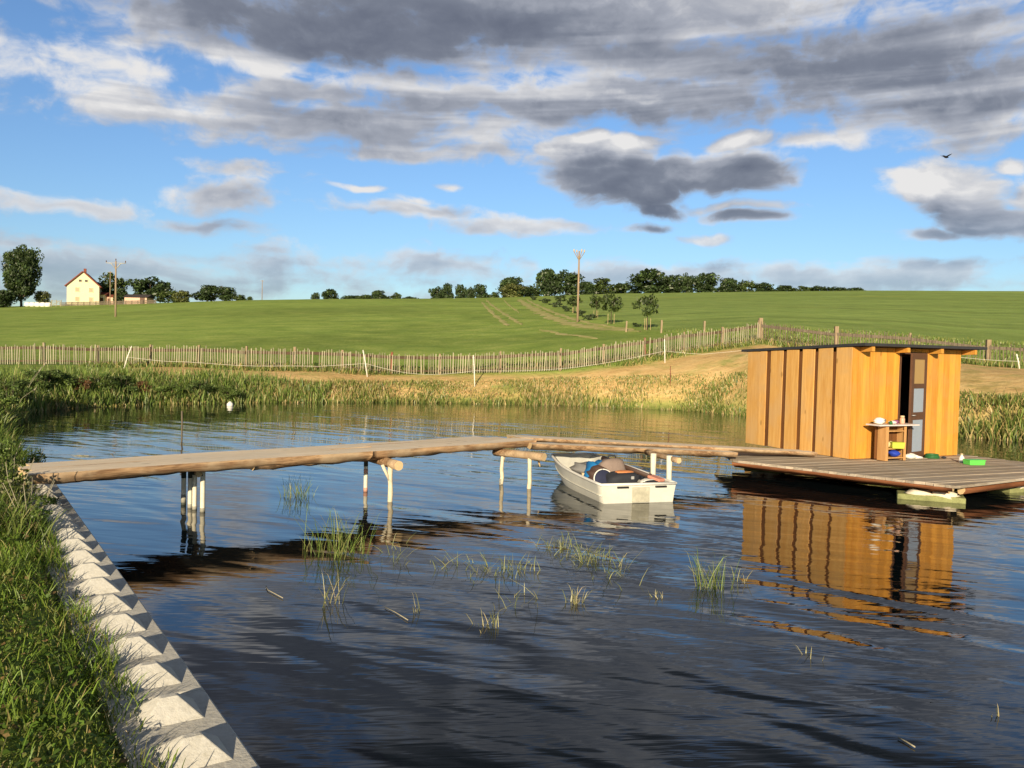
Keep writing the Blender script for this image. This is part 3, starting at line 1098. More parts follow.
ss = small_building('shed_building', 135.5, 304, 22 * .294, 7.0 * .294, 5, 248, 'long low pink shed with dark roof right of the cream house', M['wall_pink'], M['roof_dark'], 1.0)
MB().box((2.0, -.03, 1.0), (1.4, .08, 1.9)).build('door', M['door_brown'], ss)
la = small_building('outbuilding', 101, 304.5, 2.2, 3.0, 4, 254, 'narrow cream lean-to against the right wall of the farmhouse', M['wall_cream'], M['roof_red'], .9)
MB().box((.2, -.03, 1.1), (.9, .08, 2.0)).build('door', M['door_brown'], la)
sb = small_building('outbuilding', 109, 304.5, 2.6, 2.3, 3, 255, 'small orange-cream hut between the lean-to and the pink shed', M['wall_pink'], M['roof_red'], .8)
MB().box((0, -.03, 1.0), (.9, .08, 1.8)).build('door', M['door_brown'], sb)
# white covered heap, hurdle, garden fence
p = at_y(38, 309, 240)
mb = MB()
for i in range(5):
    mb.blob((-2.9 + i * 1.45, 0, .55), (1.75, 1.6, 1.5), 12, 8, .08, i, power=.75)
heap = mb.build('bale_row', M['wrap'])
heap.location = (p.x, p.y, Hs(p.x, p.y))
tag(heap, 'row of white wrapped bales lying left of the cream house', 'bales')
p = at_y(56, 310.5, 236)
hur = thing('wooden_hurdle', (p.x, p.y, Hs(p.x, p.y)), 'leaning grey wooden rack right of the white wrapped bales', 'rack')
for x in (-1.3, 0, 1.3):
    MB().beam((x, 0, -.1), (x + .15, 0, 1.9), .14, .14, (0, 1, 0)).build('post', M['picket'], hur)
for z in (.45, 1.0, 1.55):
    MB().box((.1, -.1, z), (3.0, .06, .18)).build('rail', M['picket'], hur)
MB().beam((-1.3, -.16, .2), (1.2, -.16, 1.7), .12, .05, (0, 1, 0)).build('brace', M['picket'], hur)
gf = thing('garden_fence', (0, 0, 0), 'low brown garden fence in front of the farmhouse and pink shed', 'fence')
gp = [at_y(px, 307, 243) for px in np.linspace(60, 156, 17)]
for q in gp:
    z = Hs(q.x, q.y)
    MB().box((q.x, q.y, z + .55), (.14, .14, 1.2)).build('post', M['dark_post'], gf)
for a, b in zip(gp[:-1], gp[1:]):
    mb = MB()
    for z in (.4, .95):
        mb.beam((a.x, a.y - .1, Hs(a.x, a.y) + z), (b.x, b.y - .1, Hs(b.x, b.y) + z), .06, .16, (0, 0, 1))
    for k in range(9):
        q = a.lerp(b, (k + .5) / 9)
        mb.box((q.x, q.y - .15, Hs(q.x, q.y) + .5), (.1, .03, 1.0))
    mb.build('slat_panel', M['dark_post'], gf)

# utility poles


def utility_pole(px, base, top, label, style, y=None, rad=.13):
    g = ground(px, base) if y is None else at_y(px, base, y)
    g.z = Hs(g.x, g.y)
    h = at_y(px, top, g.y).z - g.z
    r_ = thing('utility_pole', g, label, 'pole', 'utility poles on the fields')
    MB().tube([(0, 0, -.3), (0, 0, h * .5), (0, 0, h)], [rad * 1.15, rad, rad * .8], 10).build('pole', M['pole_wood'], r_)
    if style == 'v':
        for s in (-1, 1):
            MB().tube([(0, 0, h - 1.2), (s * .75, 0, h - .35), (s * 1.5, 0, h - .3)], .07, 6).build('crossarm', M['steel'], r_)
        MB().tube([(-1.5, 0, h - .3), (1.5, 0, h - .3)], .05, 6).build('crossarm', M['steel'], r_)
        for x in (-1.45, 0, 1.45):
            MB().lathe((x, 0, h - .3 if x else h), [(.03, 0), (.04, .1), (.09, .14), (.06, .2), (.09, .25), (.05, .34), (.02, .38)], 8).build('insulator', M['door_brown'], r_)
    elif style == 'star':
        for i in range(4):
            an = .4 + i * math.pi / 2
            MB().tube([(0, 0, h - .9), (math.cos(an) * .55, math.sin(an) * .3, h - .1)], .035, 6).build('bracket', M['pole_wood'], r_)
            MB().lathe((math.cos(an) * .55, math.sin(an) * .3, h - .1), [(.03, 0), (.07, .06), (.05, .14), (.07, .19), (.02, .26)], 8).build('insulator', M['log_end'], r_)
    else:
        MB().beam((-.6, 0, h - .3), (.6, 0, h - .3), .09, .1).build('crossarm', M['pole_wood'], r_)
    return r_


utility_pole(115.5, 317, 261, 'wooden utility pole with V-shaped crossarm standing on the meadow right of the house', 'v')
utility_pole(110, 306, 271, 'thinner plain wooden pole right behind the pole with V-shaped crossarm', 'plain', None, .1)
utility_pole(577.5, 322, 251, 'tall wooden utility pole with star-shaped head beside the young trees', 'star', None, .095)
utility_pole(262, 303, 280, 'thin distant pole on the crest in the gap right of the farm', 'plain', 262, .1)

# ------------------------------------------------------------------ fences


def fence(name, line, label, panel_m, rail_m, post_m, spacing, pick_w, gap, height, seed, special=()):
    r = random.Random(seed)
    root = thing(name, line[0], label, 'fence')
    root.location = (0, 0, 0)
    pts = [Vector((p.x, p.y, 0)) for p in line]
    # resample to bays
    seg = []
    for a, b in zip(pts[:-1], pts[1:]):
        n = max(1, round((b - a).length / spacing))
        for i in range(n):
            seg.append(a.lerp(b, i / n))
    seg.append(pts[-1])
    G = lambda q: Vector((q.x, q.y, Hs(q.x, q.y)))
    for i, q in enumerate(seg):
        g = G(q)
        hh = height * r.uniform(.98, 1.1)
        big_ = i in special
        w = .19 if big_ else r.choice((.09, .1, .13))
        if big_:
            hh = height * 1.18
        mm = M['red_post'] if (not big_ and r.random() < .16) else post_m
        MB().beam(g - Vector((0, 0, .3)), g + Vector((r.uniform(-.04, .04), r.uniform(-.04, .04), hh)), w, w, (0, 1, 0), n=3, jit=.006).build('post', mm, root)
    for a, b in zip(seg[:-1], seg[1:]):
        d = (b - a).normalized()
        nrm = Vector((d.y, -d.x, 0))
        ga, gb = G(a), G(b)
        for z, hgt_, jj in ((height * .80, .15, .025), (height * .18, .08, .012)):
            off = nrm * .07
            MB().beam(ga + off + Vector((0, 0, z + r.uniform(-.03, .03))), gb + off + Vector((0, 0, z + r.uniform(-.03, .03))), .06, hgt_, n=5, jit=jj).build('rail', rail_m, root)
        mb = MB()
        n = int((b - a).length / (pick_w + gap))
        for k in range(n):
            if r.random() < .04:
                continue
            q = a.lerp(b, (k + .5) / n)
            g = G(q) + nrm * .13
            hh = height * r.uniform(.86, 1.04)
            lean = d * r.uniform(-.035, .035)
            mb.beam(g + Vector((0, 0, .04)), g + lean + Vector((0, 0, hh)), pick_w * r.uniform(.75, 1.2), .022, (nrm.x, nrm.y, 0), tone=r.uniform(0, 1))
        mb.build('picket_panel', panel_m, root)
    return root


def fp(px, y, row=360):
    q = at_y(px, row, y)
    return q


fence('picket_fence', [fp(-260, 46), fp(-60, 44.6), fp(150, 44.2), fp(440, 44), fp(560, 44.3), fp(645, 45), fp(758, 46.5)],
      'long pale weathered picket fence between the mown bank and the meadow, left of the shed', M['picket'], M['dark_rail'], M['post_wood'], 2.6, .045, .075, 1.08, 3, ())
fence('picket_fence', [fp(760, 46.5), fp(836, 43.8), fp(988, 40.5), fp(1110, 38.5), fp(1300, 36)],
      'darker picket fence running on behind the shed to the right', M['dark_post'], M['dark_post'], M['post_wood'], 3.6, .035, .10, 1.1, 4, (0, 1, 3, 5))

EG = 'white electric fence posts on the far bank'
wp = []
for (pt, pb, y, label) in (((131.7, 346), (123, 376), 42.5, 'white plastic fence post leaning right, leftmost, above the weeds'),
                           ((363, 350), (368, 374), 42.8, 'white plastic fence post tilted to the left in front of the picket fence'),
                           ((473.5, 355), (475, 387), 41.8, 'upright white fence post standing lowest on the mown bank'),
                           ((664.5, 339), (665, 364), 43.6, 'upright white fence post where the picket fence starts to climb'),
                           ((1016.5, 354), (1019.5, 384), 37.2, 'white fence post at the right edge behind the shed')):
    b = at_y(pb[0], pb[1], y)
    b.z = Hs(b.x, b.y)
    tp = at_y(pt[0], pt[1], y)
    r_ = thing('fence_post', b, label, 'post', EG)
    v = tp - b
    MB().tube([Vector((0, 0, -.2)) - v * .02, v * .5, v], [.03, .03, .026], 6).build('shaft', M['white_post'], r_)
    ins = MB()
    for k in (.45, .7, .92):
        ins.lathe(v * k, [(.034, -.02), (.052, 0), (.034, .02)], 8)
    ins.build('clip', M['white_plastic'], r_)
    wp.append((b, v))
mb = MB()
for (a, va), (b, vb) in zip(wp[:-1], wp[1:]):
    p0, p1 = a + va * .5, b + vb * .5
    pts = []
    for k in range(25):
        q = p0.lerp(p1, k / 24)
        q.z = max(Hs(q.x, q.y) + .3, q.z - .35 * math.sin(math.pi * k / 24))
        pts.append(q)
    mb.tube(pts, .007, 4)
tape = mb.build('fence_tape', M['white_post'])
tag(tape, 'white electric fence tape strung between the white posts', 'tape')
SGp = 'wooden stakes beyond the fence'
for px, b_, t_, label in ((626, 331, 321, 'wooden stake between the nearest young tree and its left neighbour'), (661, 332, 320, 'wooden stake just right of the nearest young tree'), (704, 332, 321, 'wooden stake at the crop edge, farthest right of the young trees')):
    g = ground(px, b_ + 1)
    h = at_y(px, t_, g.y).z - g.z
    o = MB().beam((0, 0, -.2), (.03, 0, h), .12, .12, (0, 1, 0), n=3, jit=.01).build('wooden_stake', M['post_wood'], loc=g)
    tag(o, label, 'stake', SGp)
g = ground(670, 386)
o = MB().tube([(0, 0, -.1), (.01, 0, .45), (-.01, 0, .95)], .018, 6).build('thin_stake', M['red_post'], loc=g)
tag(o, 'thin rusty stake in the mown bank below the climbing fence', 'stake')

# ------------------------------------------------------------------ shore vegetation
GREEN = [(.15, .21, .045), (.22, .27, .065), (.10, .15, .03), (.42, .34, .14), (.55, .43, .19)]


def scatter(n, x0, x1, y0, y1, s0, s1, extra=None):
    out = []
    tot = 0
    while tot < n:
        x = rng.uniform(x0, x1, 4 * n)
        y = rng.uniform(y0, y1, 4 * n)
        s = pond_s(x, y)
        k = (s > s0) & (s < s1)
        if extra is not None:
            k &= extra(x, y)
        z = H(x[k], y[k], s[k])
        out.append(np.stack([x[k], y[k], z, s[k]], 1))
        tot += k.sum()
        if k.sum() == 0:
            break
    return np.concatenate(out)[:n]


def patchy(x, y, k=1.0):
    return .5 + .5 * np.sin(x * 1.3 * k + 1.7 * np.sin(y * .9 * k)) * np.sin(y * 1.1 * k + 1.3 * np.sin(x * .7 * k))


P = scatter(42000, -17.5, 22, 20, 46, -.35, 2.4, lambda x, y: (y > 24) & (rng.uniform(0, 1, len(x)) < .12 + .88 * patchy(x, y) ** 1.5))
clump = patchy(P[:, 0] * .45, P[:, 1] * .6)
hh = (.08 + .30 * rng.uniform(0, 1, len(P)) ** 1.4) * (1.15 - .30 * np.maximum(P[:, 3], 0)) * (.45 + .95 * clump)
hh *= np.where(P[:, 0] > 12.5, 1.35, .9)
hh *= np.where(rng.uniform(0, 1, len(P)) < .02, 1.8, 1)
P[:, 2] = np.maximum(P[:, 2], -.08)
pc = palette(len(P), GREEN, [.26, .26, .14, .20, .14])
dry = palette(len(P), [(.42, .34, .15), (.54, .43, .22), (.31, .23, .10), (.27, .26, .08)], [.35, .25, .2, .2])
kd = rng.uniform(0, 1, len(P)) < np.clip(.05 + .6 * patchy(P[:, 0] * .8 + 5, P[:, 1] * .5) - .3 * (P[:, 3] < .3) - .35 * (P[:, 0] > 9), 0, 1)
pc[kd] = dry[kd]
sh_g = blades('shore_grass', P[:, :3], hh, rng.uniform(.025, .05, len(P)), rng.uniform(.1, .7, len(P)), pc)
tag(sh_g, kind='stuff')
P = scatter(9000, -22, 26, 34, 50, 4, 14, lambda x, y: (np.abs(y - np.interp(x / y, [-.6, -.08, .15, .29, .55], [44.4, 44, 45, 46.8, 39.5])) < 1.3))
bg_ = blades('fence_grass', P[:, :3], rng.uniform(.12, .42, len(P)), rng.uniform(.03, .05, len(P)), rng.uniform(.2, .8, len(P)), palette(len(P), GREEN, [.35, .3, .15, .15, .05]))
tag(bg_, kind='stuff')
P = scatter(5000, 8, 40, 46, 60, 4, 40, lambda x, y: x > np.interp(y, YB, XB) - 1)
cg = blades('crop_edge_grass', P[:, :3], rng.uniform(.06, .26, len(P)), rng.uniform(.05, .09, len(P)), rng.uniform(.1, .6, len(P)), palette(len(P), [(.16, .22, .05), (.21, .27, .06), (.26, .26, .08)], [.4, .4, .2]))
tag(cg, kind='stuff')
P = scatter(16000, -24, -6, 14.8, 38, -.15, 2.4, lambda x, y: (x < -6.5 - (y - 13) * .2) & (rng.uniform(0, 1, len(x)) < .3 + .7 * patchy(x, y)))
hh = rng.uniform(.2, .6, len(P)) * (.75 + .5 * patchy(P[:, 0], P[:, 1]))
lw = blades('bank_weeds', P[:, :3], hh, rng.uniform(.02, .05, len(P)), rng.uniform(.15, .8, len(P)), palette(len(P), [(.12, .18, .04), (.19, .26, .055), (.07, .11, .028), (.34, .32, .13)], [.34, .3, .24, .12]))
tag(lw, kind='stuff')
P = scatter(9000, -24, -8.5, 27, 40, -.2, 3.2, lambda x, y: rng.uniform(0, 1, len(x)) < .1 + .9 * patchy(x * 1.2, y) ** 1.5)
hh = rng.uniform(.25, .85, len(P)) * np.clip(1.15 - (P[:, 0] + 20) * .05, .5, 1.15)
P[:, 2] = np.maximum(P[:, 2], -.05)
lw2 = blades('bank_reeds', P[:, :3], hh, rng.uniform(.025, .05, len(P)), rng.uniform(.1, .6, len(P)), palette(len(P), [(.16, .24, .05), (.23, .31, .07), (.10, .16, .035), (.40, .37, .16)], [.32, .3, .2, .18]))
tag(lw2, kind='stuff')

WG = 'tall weeds on the left bank'
WEEDC = {'d': ((.10, .155, .042), (.14, .20, .058), (.07, .11, .032)), 'g': ((.13, .20, .045), (.19, .26, .065), (.09, .14, .034)), 'r': ((.18, .095, .045), (.24, .14, .06), (.12, .07, .03)), 'y': ((.22, .20, .07), (.15, .17, .05), (.30, .24, .10))}
for i, (px, row, top, wpx, kc, label) in enumerate((
        (12, 414, 368, 50, 'd', 'tall dark weed clump at the left edge above the water corner'), (42, 407, 366, 44, 'd', 'dark bushy weed clump behind the water corner'),
        (64, 406, 372, 38, 'g', 'bright green leafy weed left of the russet dock'), (82, 406, 378, 26, 'r', 'russet brown dock plant with dead seed heads at the water'),
        (100, 405, 370, 34, 'g', 'leafy green weed right of the russet dock'), (122, 404, 373, 34, 'd', 'dark green weed below the leaning white post'),
        (142, 403.5, 383, 24, 'r', 'small brown dried plant at the waterline right of the leaning post'), (168, 403.5, 380, 36, 'g', 'low green weed on the bank, third from the right'), (198, 403, 380, 34, 'd', 'low dark weed where the mown bank begins'),
        (226, 403, 383, 28, 'g', 'small green weed, last before the even shore grass'), (4, 424, 376, 36, 'g', 'green weed leaning over the water at the left edge'))):
    p = at_z(px, row, 0.0)
    p = Vector((p.x, p.y, max(Hs(p.x, p.y + .3), 0)))
    h = (row - top) * p.y / F_PX * .74
    w = wpx * p.y / F_PX
    r_ = thing('weed_plant', p, label, 'plant', WG)
    V, q, C = crown_arrays(60 + i, 22, 3600, .030 if kc != 'r' else .024, .0, .5, cols=WEEDC[kc], clump_r=(.08, .17))
    V = V * np.array([w, w, h])
    mesh_np('foliage', V, q, np.zeros((0, 3), int), M['leaf'], C, r_)
    mb = MB()
    for k in range(7):
        an = k * .9 + i
        mb.tube([(0, 0, 0), (math.cos(an) * w * .15, math.sin(an) * w * .15, h * .5), (math.cos(an) * w * .25, math.sin(an) * w * .25, h * random.uniform(.85, 1.12))], [.012, .009, .004], 4)
    mb.build('stem', M['bark_tree'] if kc != 'r' else M['red_post'], r_)
for i, (px, row, tx, trow, label) in enumerate(((18, 412, 41, 368, 'tall pale reed stalk bending right over the dark weeds'), (14, 416, 36, 388, 'shorter pale reed stalk at the left edge'), (20, 414, 46, 362, 'longest thin grass stalk above the left weeds'))):
    p = at_z(px, row, 0)
    q = at_y(tx, trow, p.y)
    mb = MB()
    mb.tube([p, p.lerp(q, .5) + Vector((-.1, 0, .12)), q], [.009, .007, .004], 5)
    mb.tube([q - (q - p) * .10, q - (q - p) * .05, q + (q - p) * .04], [.006, .018, .004], 6)
    o = mb.build('reed_stalk', M['picket'])
    tag(o, label, 'reed', 'reed stalks on the left bank')

# tufts standing in the water
TG = 'grass tufts growing in the pond'
for i, (px, row, top, wpx, n, label, kc) in enumerate((
        (297, 497, 471, 34, 70, 'thin green grass tuft in open water behind the walkway poles', 0), (340, 552, 503, 64, 120, 'biggest grass tuft in the pond, left of the middle poles', 0),
        (709, 587, 548, 40, 75, 'bright green grass tuft alone in the dark water below the boat', 0), (333, 604, 570, 22, 16, 'sparse dry stalks sticking out of the dark water at left', 1),
        (575, 603, 583, 22, 30, 'small pale shoots in the water below the boat stern', 1), (490, 627, 607, 30, 26, 'curled pale shoots lowest in the middle of the pond', 1),
        (657, 598, 586, 18, 12, 'few short shoots just left of the bright green tuft', 1), (742, 582, 566, 14, 12, 'faint yellow shoots just right of the bright green tuft', 1),
        (418, 612, 588, 10, 7, 'single bent stalks left of the curled shoots', 1), (805, 655, 640, 22, 9, 'thin bare stalks in the dark water below the shed reflection', 1), (995, 716, 700, 10, 6, 'few thin stalks near the right edge of the water', 1))):
    p = at_z(px, row, 0)
    w = wpx * p.y / F_PX
    h = (row - top) * p.y / F_PX
    base = np.stack([p.x + rng.normal(0, w * .22, n), p.y + rng.normal(0, w * .25, n), np.full(n, -.05)], 1)
    cols = palette(n, [(.20, .27, .06), (.13, .20, .04), (.30, .30, .11)], [.4, .3, .3]) if kc == 0 else palette(n, [(.36, .34, .16), (.22, .24, .10), (.42, .38, .22)], [.4, .3, .3])
    o = blades('water_grass', base, (h + .05) * rng.uniform(.35, 1.05, n), rng.uniform(.005, .010, n), rng.uniform(.1, .9, n), cols)
    tag(o, label, 'grass tuft', TG)
base = []
for px, row, wx_, wy_, n in ((505, 572, 36, 7, 90), (590, 560, 30, 6, 110), (560, 548, 26, 4, 60), (450, 565, 22, 6, 30), (520, 600, 40, 12, 18), (620, 575, 30, 10, 30), (395, 560, 20, 10, 30)):
    for k in range(n):
        q = at_z(px + rng.normal(0, wx_ * .5), row + rng.normal(0, wy_ * .6), 0)
        base.append((q.x, q.y, -.03))
base = np.array(base)
n = len(base)
o = blades('pond_shoots', base, rng.uniform(.06, .24, n), rng.uniform(.005, .010, n), rng.uniform(.1, 2.0, n), palette(n, [(.36, .36, .16), (.22, .26, .09)], [.5, .5]))
tag(o, kind='stuff')
for pxs, label in ((((385, 607), (395, 612), (408, 620)), 'bare stick floating left of the bent stalks'), (((898, 737), (907, 742), (915, 747)), 'pale twig floating near the lower right corner'), (((266, 586), (268, 590), (283, 598)), 'thin stick floating left of the dry stalks')):
    pts = [at_z(a, b, .012) for a, b in pxs]
    o = MB().tube(pts, .0045, 6).build('floating_stick', M['picket'])
    tag(o, label, 'stick', 'sticks floating on the pond')
p = at_z(181.5, 442, 0)
o = MB().tube([(0, 0, -.4), (.01, 0, .5), (0, 0, at_y(181, 411, p.y).z)], .02, 6).build('marker_stick', M['dark_post'], loc=(p.x, p.y, 0))
tag(o, 'thin dark stick standing upright in the water beyond the walkway', 'stick')
p = at_z(230, 406, 0)
o = MB().lathe((0, 0, .03), [(.02, -.12), (.10, -.08), (.13, 0), (.12, .07), (.07, .12), (.03, .16)], 14).build('float', M['white_plastic'], loc=(p.x, p.y, 0))
tag(o, 'small white float on the water near the far shore', 'float')

#PART3
# ------------------------------------------------------------------ concrete edging with pyramid studs
ed = thing('concrete_edging', (PE0.x, PE0.y, .35), 'pale concrete edging studded with a row of pyramids along the grassy bank', 'edging', None, math.atan2(pe_dir.y, pe_dir.x))
L_ = (PE1 - PE0).length
x0, x1 = -3.2, L_ + .3                      # local x along the edge, local y to the land
EW = .52
sgn = 1 if (RZ(math.atan2(pe_dir.y, pe_dir.x)) @ Vector((0, 1, 0))).dot(pe_in) > 0 else -1
mb = MB()
nseg = 6
for i in range(nseg):
    a, b = x0 + (x1 - x0) * i / nseg + .004, x0 + (x1 - x0) * (i + 1) / nseg - .004
    mb.box(((a + b) / 2, sgn * EW / 2, -.30), (b - a, EW, .60))
mb.build('slab', M['concrete'], ed, bevel=.012)
SP = .5456
stud = None
for i in range(-6, 18):
    cx = .148 + i * SP
    if cx < x0 or cx + .40 > x1:
        continue
    if stud is None:
        mb = MB()
        bx, by, tx, ty, h_ = .150, .155, .022, .045, .098
        mb.add([(-bx, -by, .001), (bx, -by, .001), (bx, by, .001), (-bx, by, .001), (-tx, -ty, h_), (tx, -ty, h_), (tx, ty, h_), (-tx, ty, h_)],
               [(0, 1, 5, 4), (1, 2, 6, 5), (2, 3, 7, 6), (3, 0, 4, 7), (4, 5, 6, 7)])
        stud = mb.build('pyramid_stud', M['concrete'], ed, bevel=.007)
        o = stud
    else:
        o = stud.copy()
        COL.objects.link(o)
        o.parent = ed
    o.location = (cx + .150, sgn * (.092 + .155), 0)
    o.rotation_euler.z = random.uniform(-.015, .015)

# ------------------------------------------------------------------ grass on the near bank


def bank_s(x, y):
    """distance inland from the pond-side edge of the edging"""
    return (x - PE0.x) * pe_in.x + (y - PE0.y) * pe_in.y


def bank_pts(n, s0, s1, y0, y1, dens=None):
    t_ = rng.uniform((y0 - PE0.y) / pe_dir.y, (y1 - PE0.y) / pe_dir.y, n * 3)
    s = rng.uniform(s0, s1, n * 3)
    x = PE0.x + pe_dir.x * t_ + pe_in.x * s
    y = PE0.y + pe_dir.y * t_ + pe_in.y * s
    k = np.hypot(x, y) > 2.2
    if dens is not None:
        k &= rng.uniform(0, 1, len(x)) < dens(x, y, s)
    x, y, s = x[k][:n], y[k][:n], s[k][:n]
    return np.stack([x, y, H(x, y)], 1), s


EDGE_W = lambda x, y: .43 + .05 * np.sin(x * 3.1 + y * 2.3) + .07 * np.sin(y * 5.7 - x * 2)
GC = [(.20, .25, .042), (.28, .315, .065), (.14, .185, .032), (.42, .36, .14), (.48, .38, .20)]
B, s = bank_pts(60000, .36, 6.0, 1.5, 14, lambda x, y, s: (s > EDGE_W(x, y)) * (.25 + .75 * patchy(x, y, 2.2)))
B[:, 2] = np.where(s < .56, np.maximum(B[:, 2], .345), B[:, 2])
h = (.025 + .06 * rng.uniform(0, 1, len(B)) ** 2) * (.45 + .95 * patchy(B[:, 0], B[:, 1], 1.8))
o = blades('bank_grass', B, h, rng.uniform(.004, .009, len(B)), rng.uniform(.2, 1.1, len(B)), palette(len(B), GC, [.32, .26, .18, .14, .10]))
tag(o, kind='stuff')
B, s = bank_pts(9000, .34, 1.05, 1.5, 13.5, lambda x, y, s: (s > EDGE_W(x, y) - .05) * (patchy(x, y, 2.9) ** 2))
B[:, 2] = np.where(s < .56, np.maximum(B[:, 2], .345), B[:, 2])
h = .04 + .14 * rng.uniform(0, 1, len(B)) ** 2
o = blades('edge_grass', B, h, rng.uniform(.005, .010, len(B)), rng.uniform(.3, 1.0, len(B)), palette(len(B), [(.15, .24, .03), (.20, .29, .045), (.11, .17, .025), (.33, .29, .11)], [.35, .35, .2, .1]))
tag(o, kind='stuff')
# clover and other small broad leaves low in the grass
B, s = bank_pts(38000, .5, 5.5, 1.8, 12, lambda x, y, s: (patchy(x + 3, y, 1.6) > .38) * 1.0)
n = len(B)
B[:, 2] += rng.uniform(.01, .09, n)
a = rng.normal(size=(n, 3)) * np.array([1, 1, .35])
a /= np.linalg.norm(a, axis=1)[:, None]
b = np.cross(a, np.array([0, 0, 1.0]) + rng.normal(size=(n, 3)) * .35)
b /= np.linalg.norm(b, axis=1)[:, None]
sz = rng.uniform(.010, .028, n)[:, None]
V = np.stack([B - a * sz, B - a * sz * .1 + b * sz * .7, B + a * sz, B - a * sz * .1 - b * sz * .7], 1).reshape(-1, 3)
o = mesh_np('clover', V, np.arange(n * 4).reshape(-1, 4), np.zeros((0, 3), int), M['leaf'], np.repeat(palette(n, [(.12, .20, .03), (.08, .14, .022), (.17, .20, .05), (.24, .17, .07)], [.4, .33, .19, .08]), 4, 0))
tag(o, kind='stuff')
# taller rank grass where the walkway meets the bank
B, s = bank_pts(11000, .36, 3.2, 9.0, 16.5, lambda x, y, s: np.clip((y - 8.6) / 2, 0, 1) * (.3 + .7 * patchy(x, y, 1.5)))
B[:, 2] = np.where(s < .56, np.maximum(B[:, 2], .345), B[:, 2])
k_ = (s > .62) | (B[:, 1] > 11.2)
B, s = B[k_], s[k_]
h = (.16 + .36 * rng.uniform(0, 1, len(B))) * np.where(B[:, 1] < 10, .8, 1)
o = blades('rank_grass', B, h, rng.uniform(.008, .016, len(B)), rng.uniform(.2, .9, len(B)), palette(len(B), [(.12, .19, .03), (.07, .12, .02), (.17, .22, .05), (.32, .29, .14)], [.35, .35, .2, .1]))
tag(o, kind='stuff')
B, s = bank_pts(1500, .35, 1.9, 8.4, 10.3, None)
k_ = s > .40 + .25 * (B[:, 1] - 8.4)
B, s = B[k_], s[k_]
B[:, 2] = np.maximum(B[:, 2], .345)
o = blades('walkway_grass', B, rng.uniform(.16, .46, len(B)), rng.uniform(.006, .013, len(B)), rng.uniform(.2, .9, len(B)), palette(len(B), [(.13, .20, .035), (.09, .14, .025), (.20, .24, .06), (.36, .31, .15)], [.35, .3, .2, .15]))
tag(o, kind='stuff')
# flowering weed heads at the bridge head
for i, (px, row, label) in enumerate(((12, 482, 'pale flowering weed at the bank end of the walkway'), (30, 432, 'leafy weed on the bank above the walkway end'), (30, 497, 'dark leafy weed under the bank end of the walkway'), (2, 462, 'leafy weed at the left edge beside the walkway end'))):
    p = at_z(px, row, .75)
    p.z = Hs(p.x, p.y)
    r_ = thing('weed_plant', p, label, 'plant', 'weeds at the walkway end')
    V, q, C = crown_arrays(90 + i, 14, 520, .045, .1, .5, cols=((.16, .19, .06), (.30, .29, .16), (.10, .15, .03)) if i == 0 else ((.14, .21, .045), (.09, .14, .03)), clump_r=(.1, .2))
    mesh_np('foliage', V * np.array([.62, .62, (.62, .65, .46, .75)[i]]), q, np.zeros((0, 3), int), M['leaf'], C, r_)
    mb = MB()
    for k in range(6):
        mb.tube([(0, 0, 0), (math.cos(k) * .12, math.sin(k) * .12, .3), (math.cos(k) * .25, math.sin(k) * .25, .6)], [.007, .005, .003], 4)
    mb.build('stem', M['picket'], r_)

# ------------------------------------------------------------------ wooden walkway
ZT = .78
P0, P1 = at_z(34, 474, ZT), at_z(537, 440, ZT)
P0 = P0 - (P1 - P0).normalized() * .05
jd = (P1 - P0).normalized()
jn = Vector((-jd.y, jd.x, 0))
jl = (P1 - P0).length
wk = thing('wooden_walkway', (P0.x, P0.y, 0), 'long wooden plank walkway on thin poles from the grassy bank to the raft', 'walkway', None, math.atan2(jd.y, jd.x))
JR = RZ(-math.atan2(jd.y, jd.x))


def jloc(p):
    q = JR @ (p - Vector((P0.x, P0.y, 0)))
    return q


def half_log(a, b, w, h, n, seed, taper=.0):
    """split log: flat sawn top (material 0), round bark underside (material 1)"""
    r = random.Random(seed)
    a, b = Vector(a), Vector(b)
    x = (b - a).normalized()
    y = Vector((0, 0, 1)).cross(x)
    K = 9
    vv, ff = [], []
    wob = [r.uniform(0, 6) for _ in range(4)]
    for i in range(n + 1):
        t_ = i / n
        c = a.lerp(b, t_)
        k = (1 - taper * t_) * (1 + .04 * math.sin(t_ * 9 + wob[0]) + .025 * math.sin(t_ * 31 + wob[1]) + r.uniform(-.02, .02))
        sd = .018 * math.sin(t_ * 7 + wob[2]) + r.uniform(-.004, .004)
        for q in range(K):
            an = math.pi * q / (K - 1)
            py = math.cos(an) * w / 2 * k + sd
            pz = -math.sin(an) ** .8 * h * k * (1 + .10 * math.sin(5 * an + t_ * 17 + wob[3]) + .06 * math.sin(3 * an + t_ * 47 + wob[1]))
            vv.append(c + y * py + Vector((0, 0, pz)))
    m0 = MB()
    top, bark = [], []
    for i in range(n):
        o_ = i * K
        top.append((o_, o_ + K, o_ + 2 * K - 1, o_ + K - 1))
        for q in range(K - 1):
            bark.append((o_ + q, o_ + q + 1, o_ + K + q + 1, o_ + K + q))
    m0.add(vv, top, 0, r.uniform(.6, .95))
    m0.f += bark
    m0.mi += [1] * len(bark)
    m0.sm += [True] * len(bark)
    m0.f += [tuple(range(K)), tuple(reversed([n * K + q for q in range(K)]))]
    m0.mi += [2, 2]
    m0.sm += [False, False]
    return m0


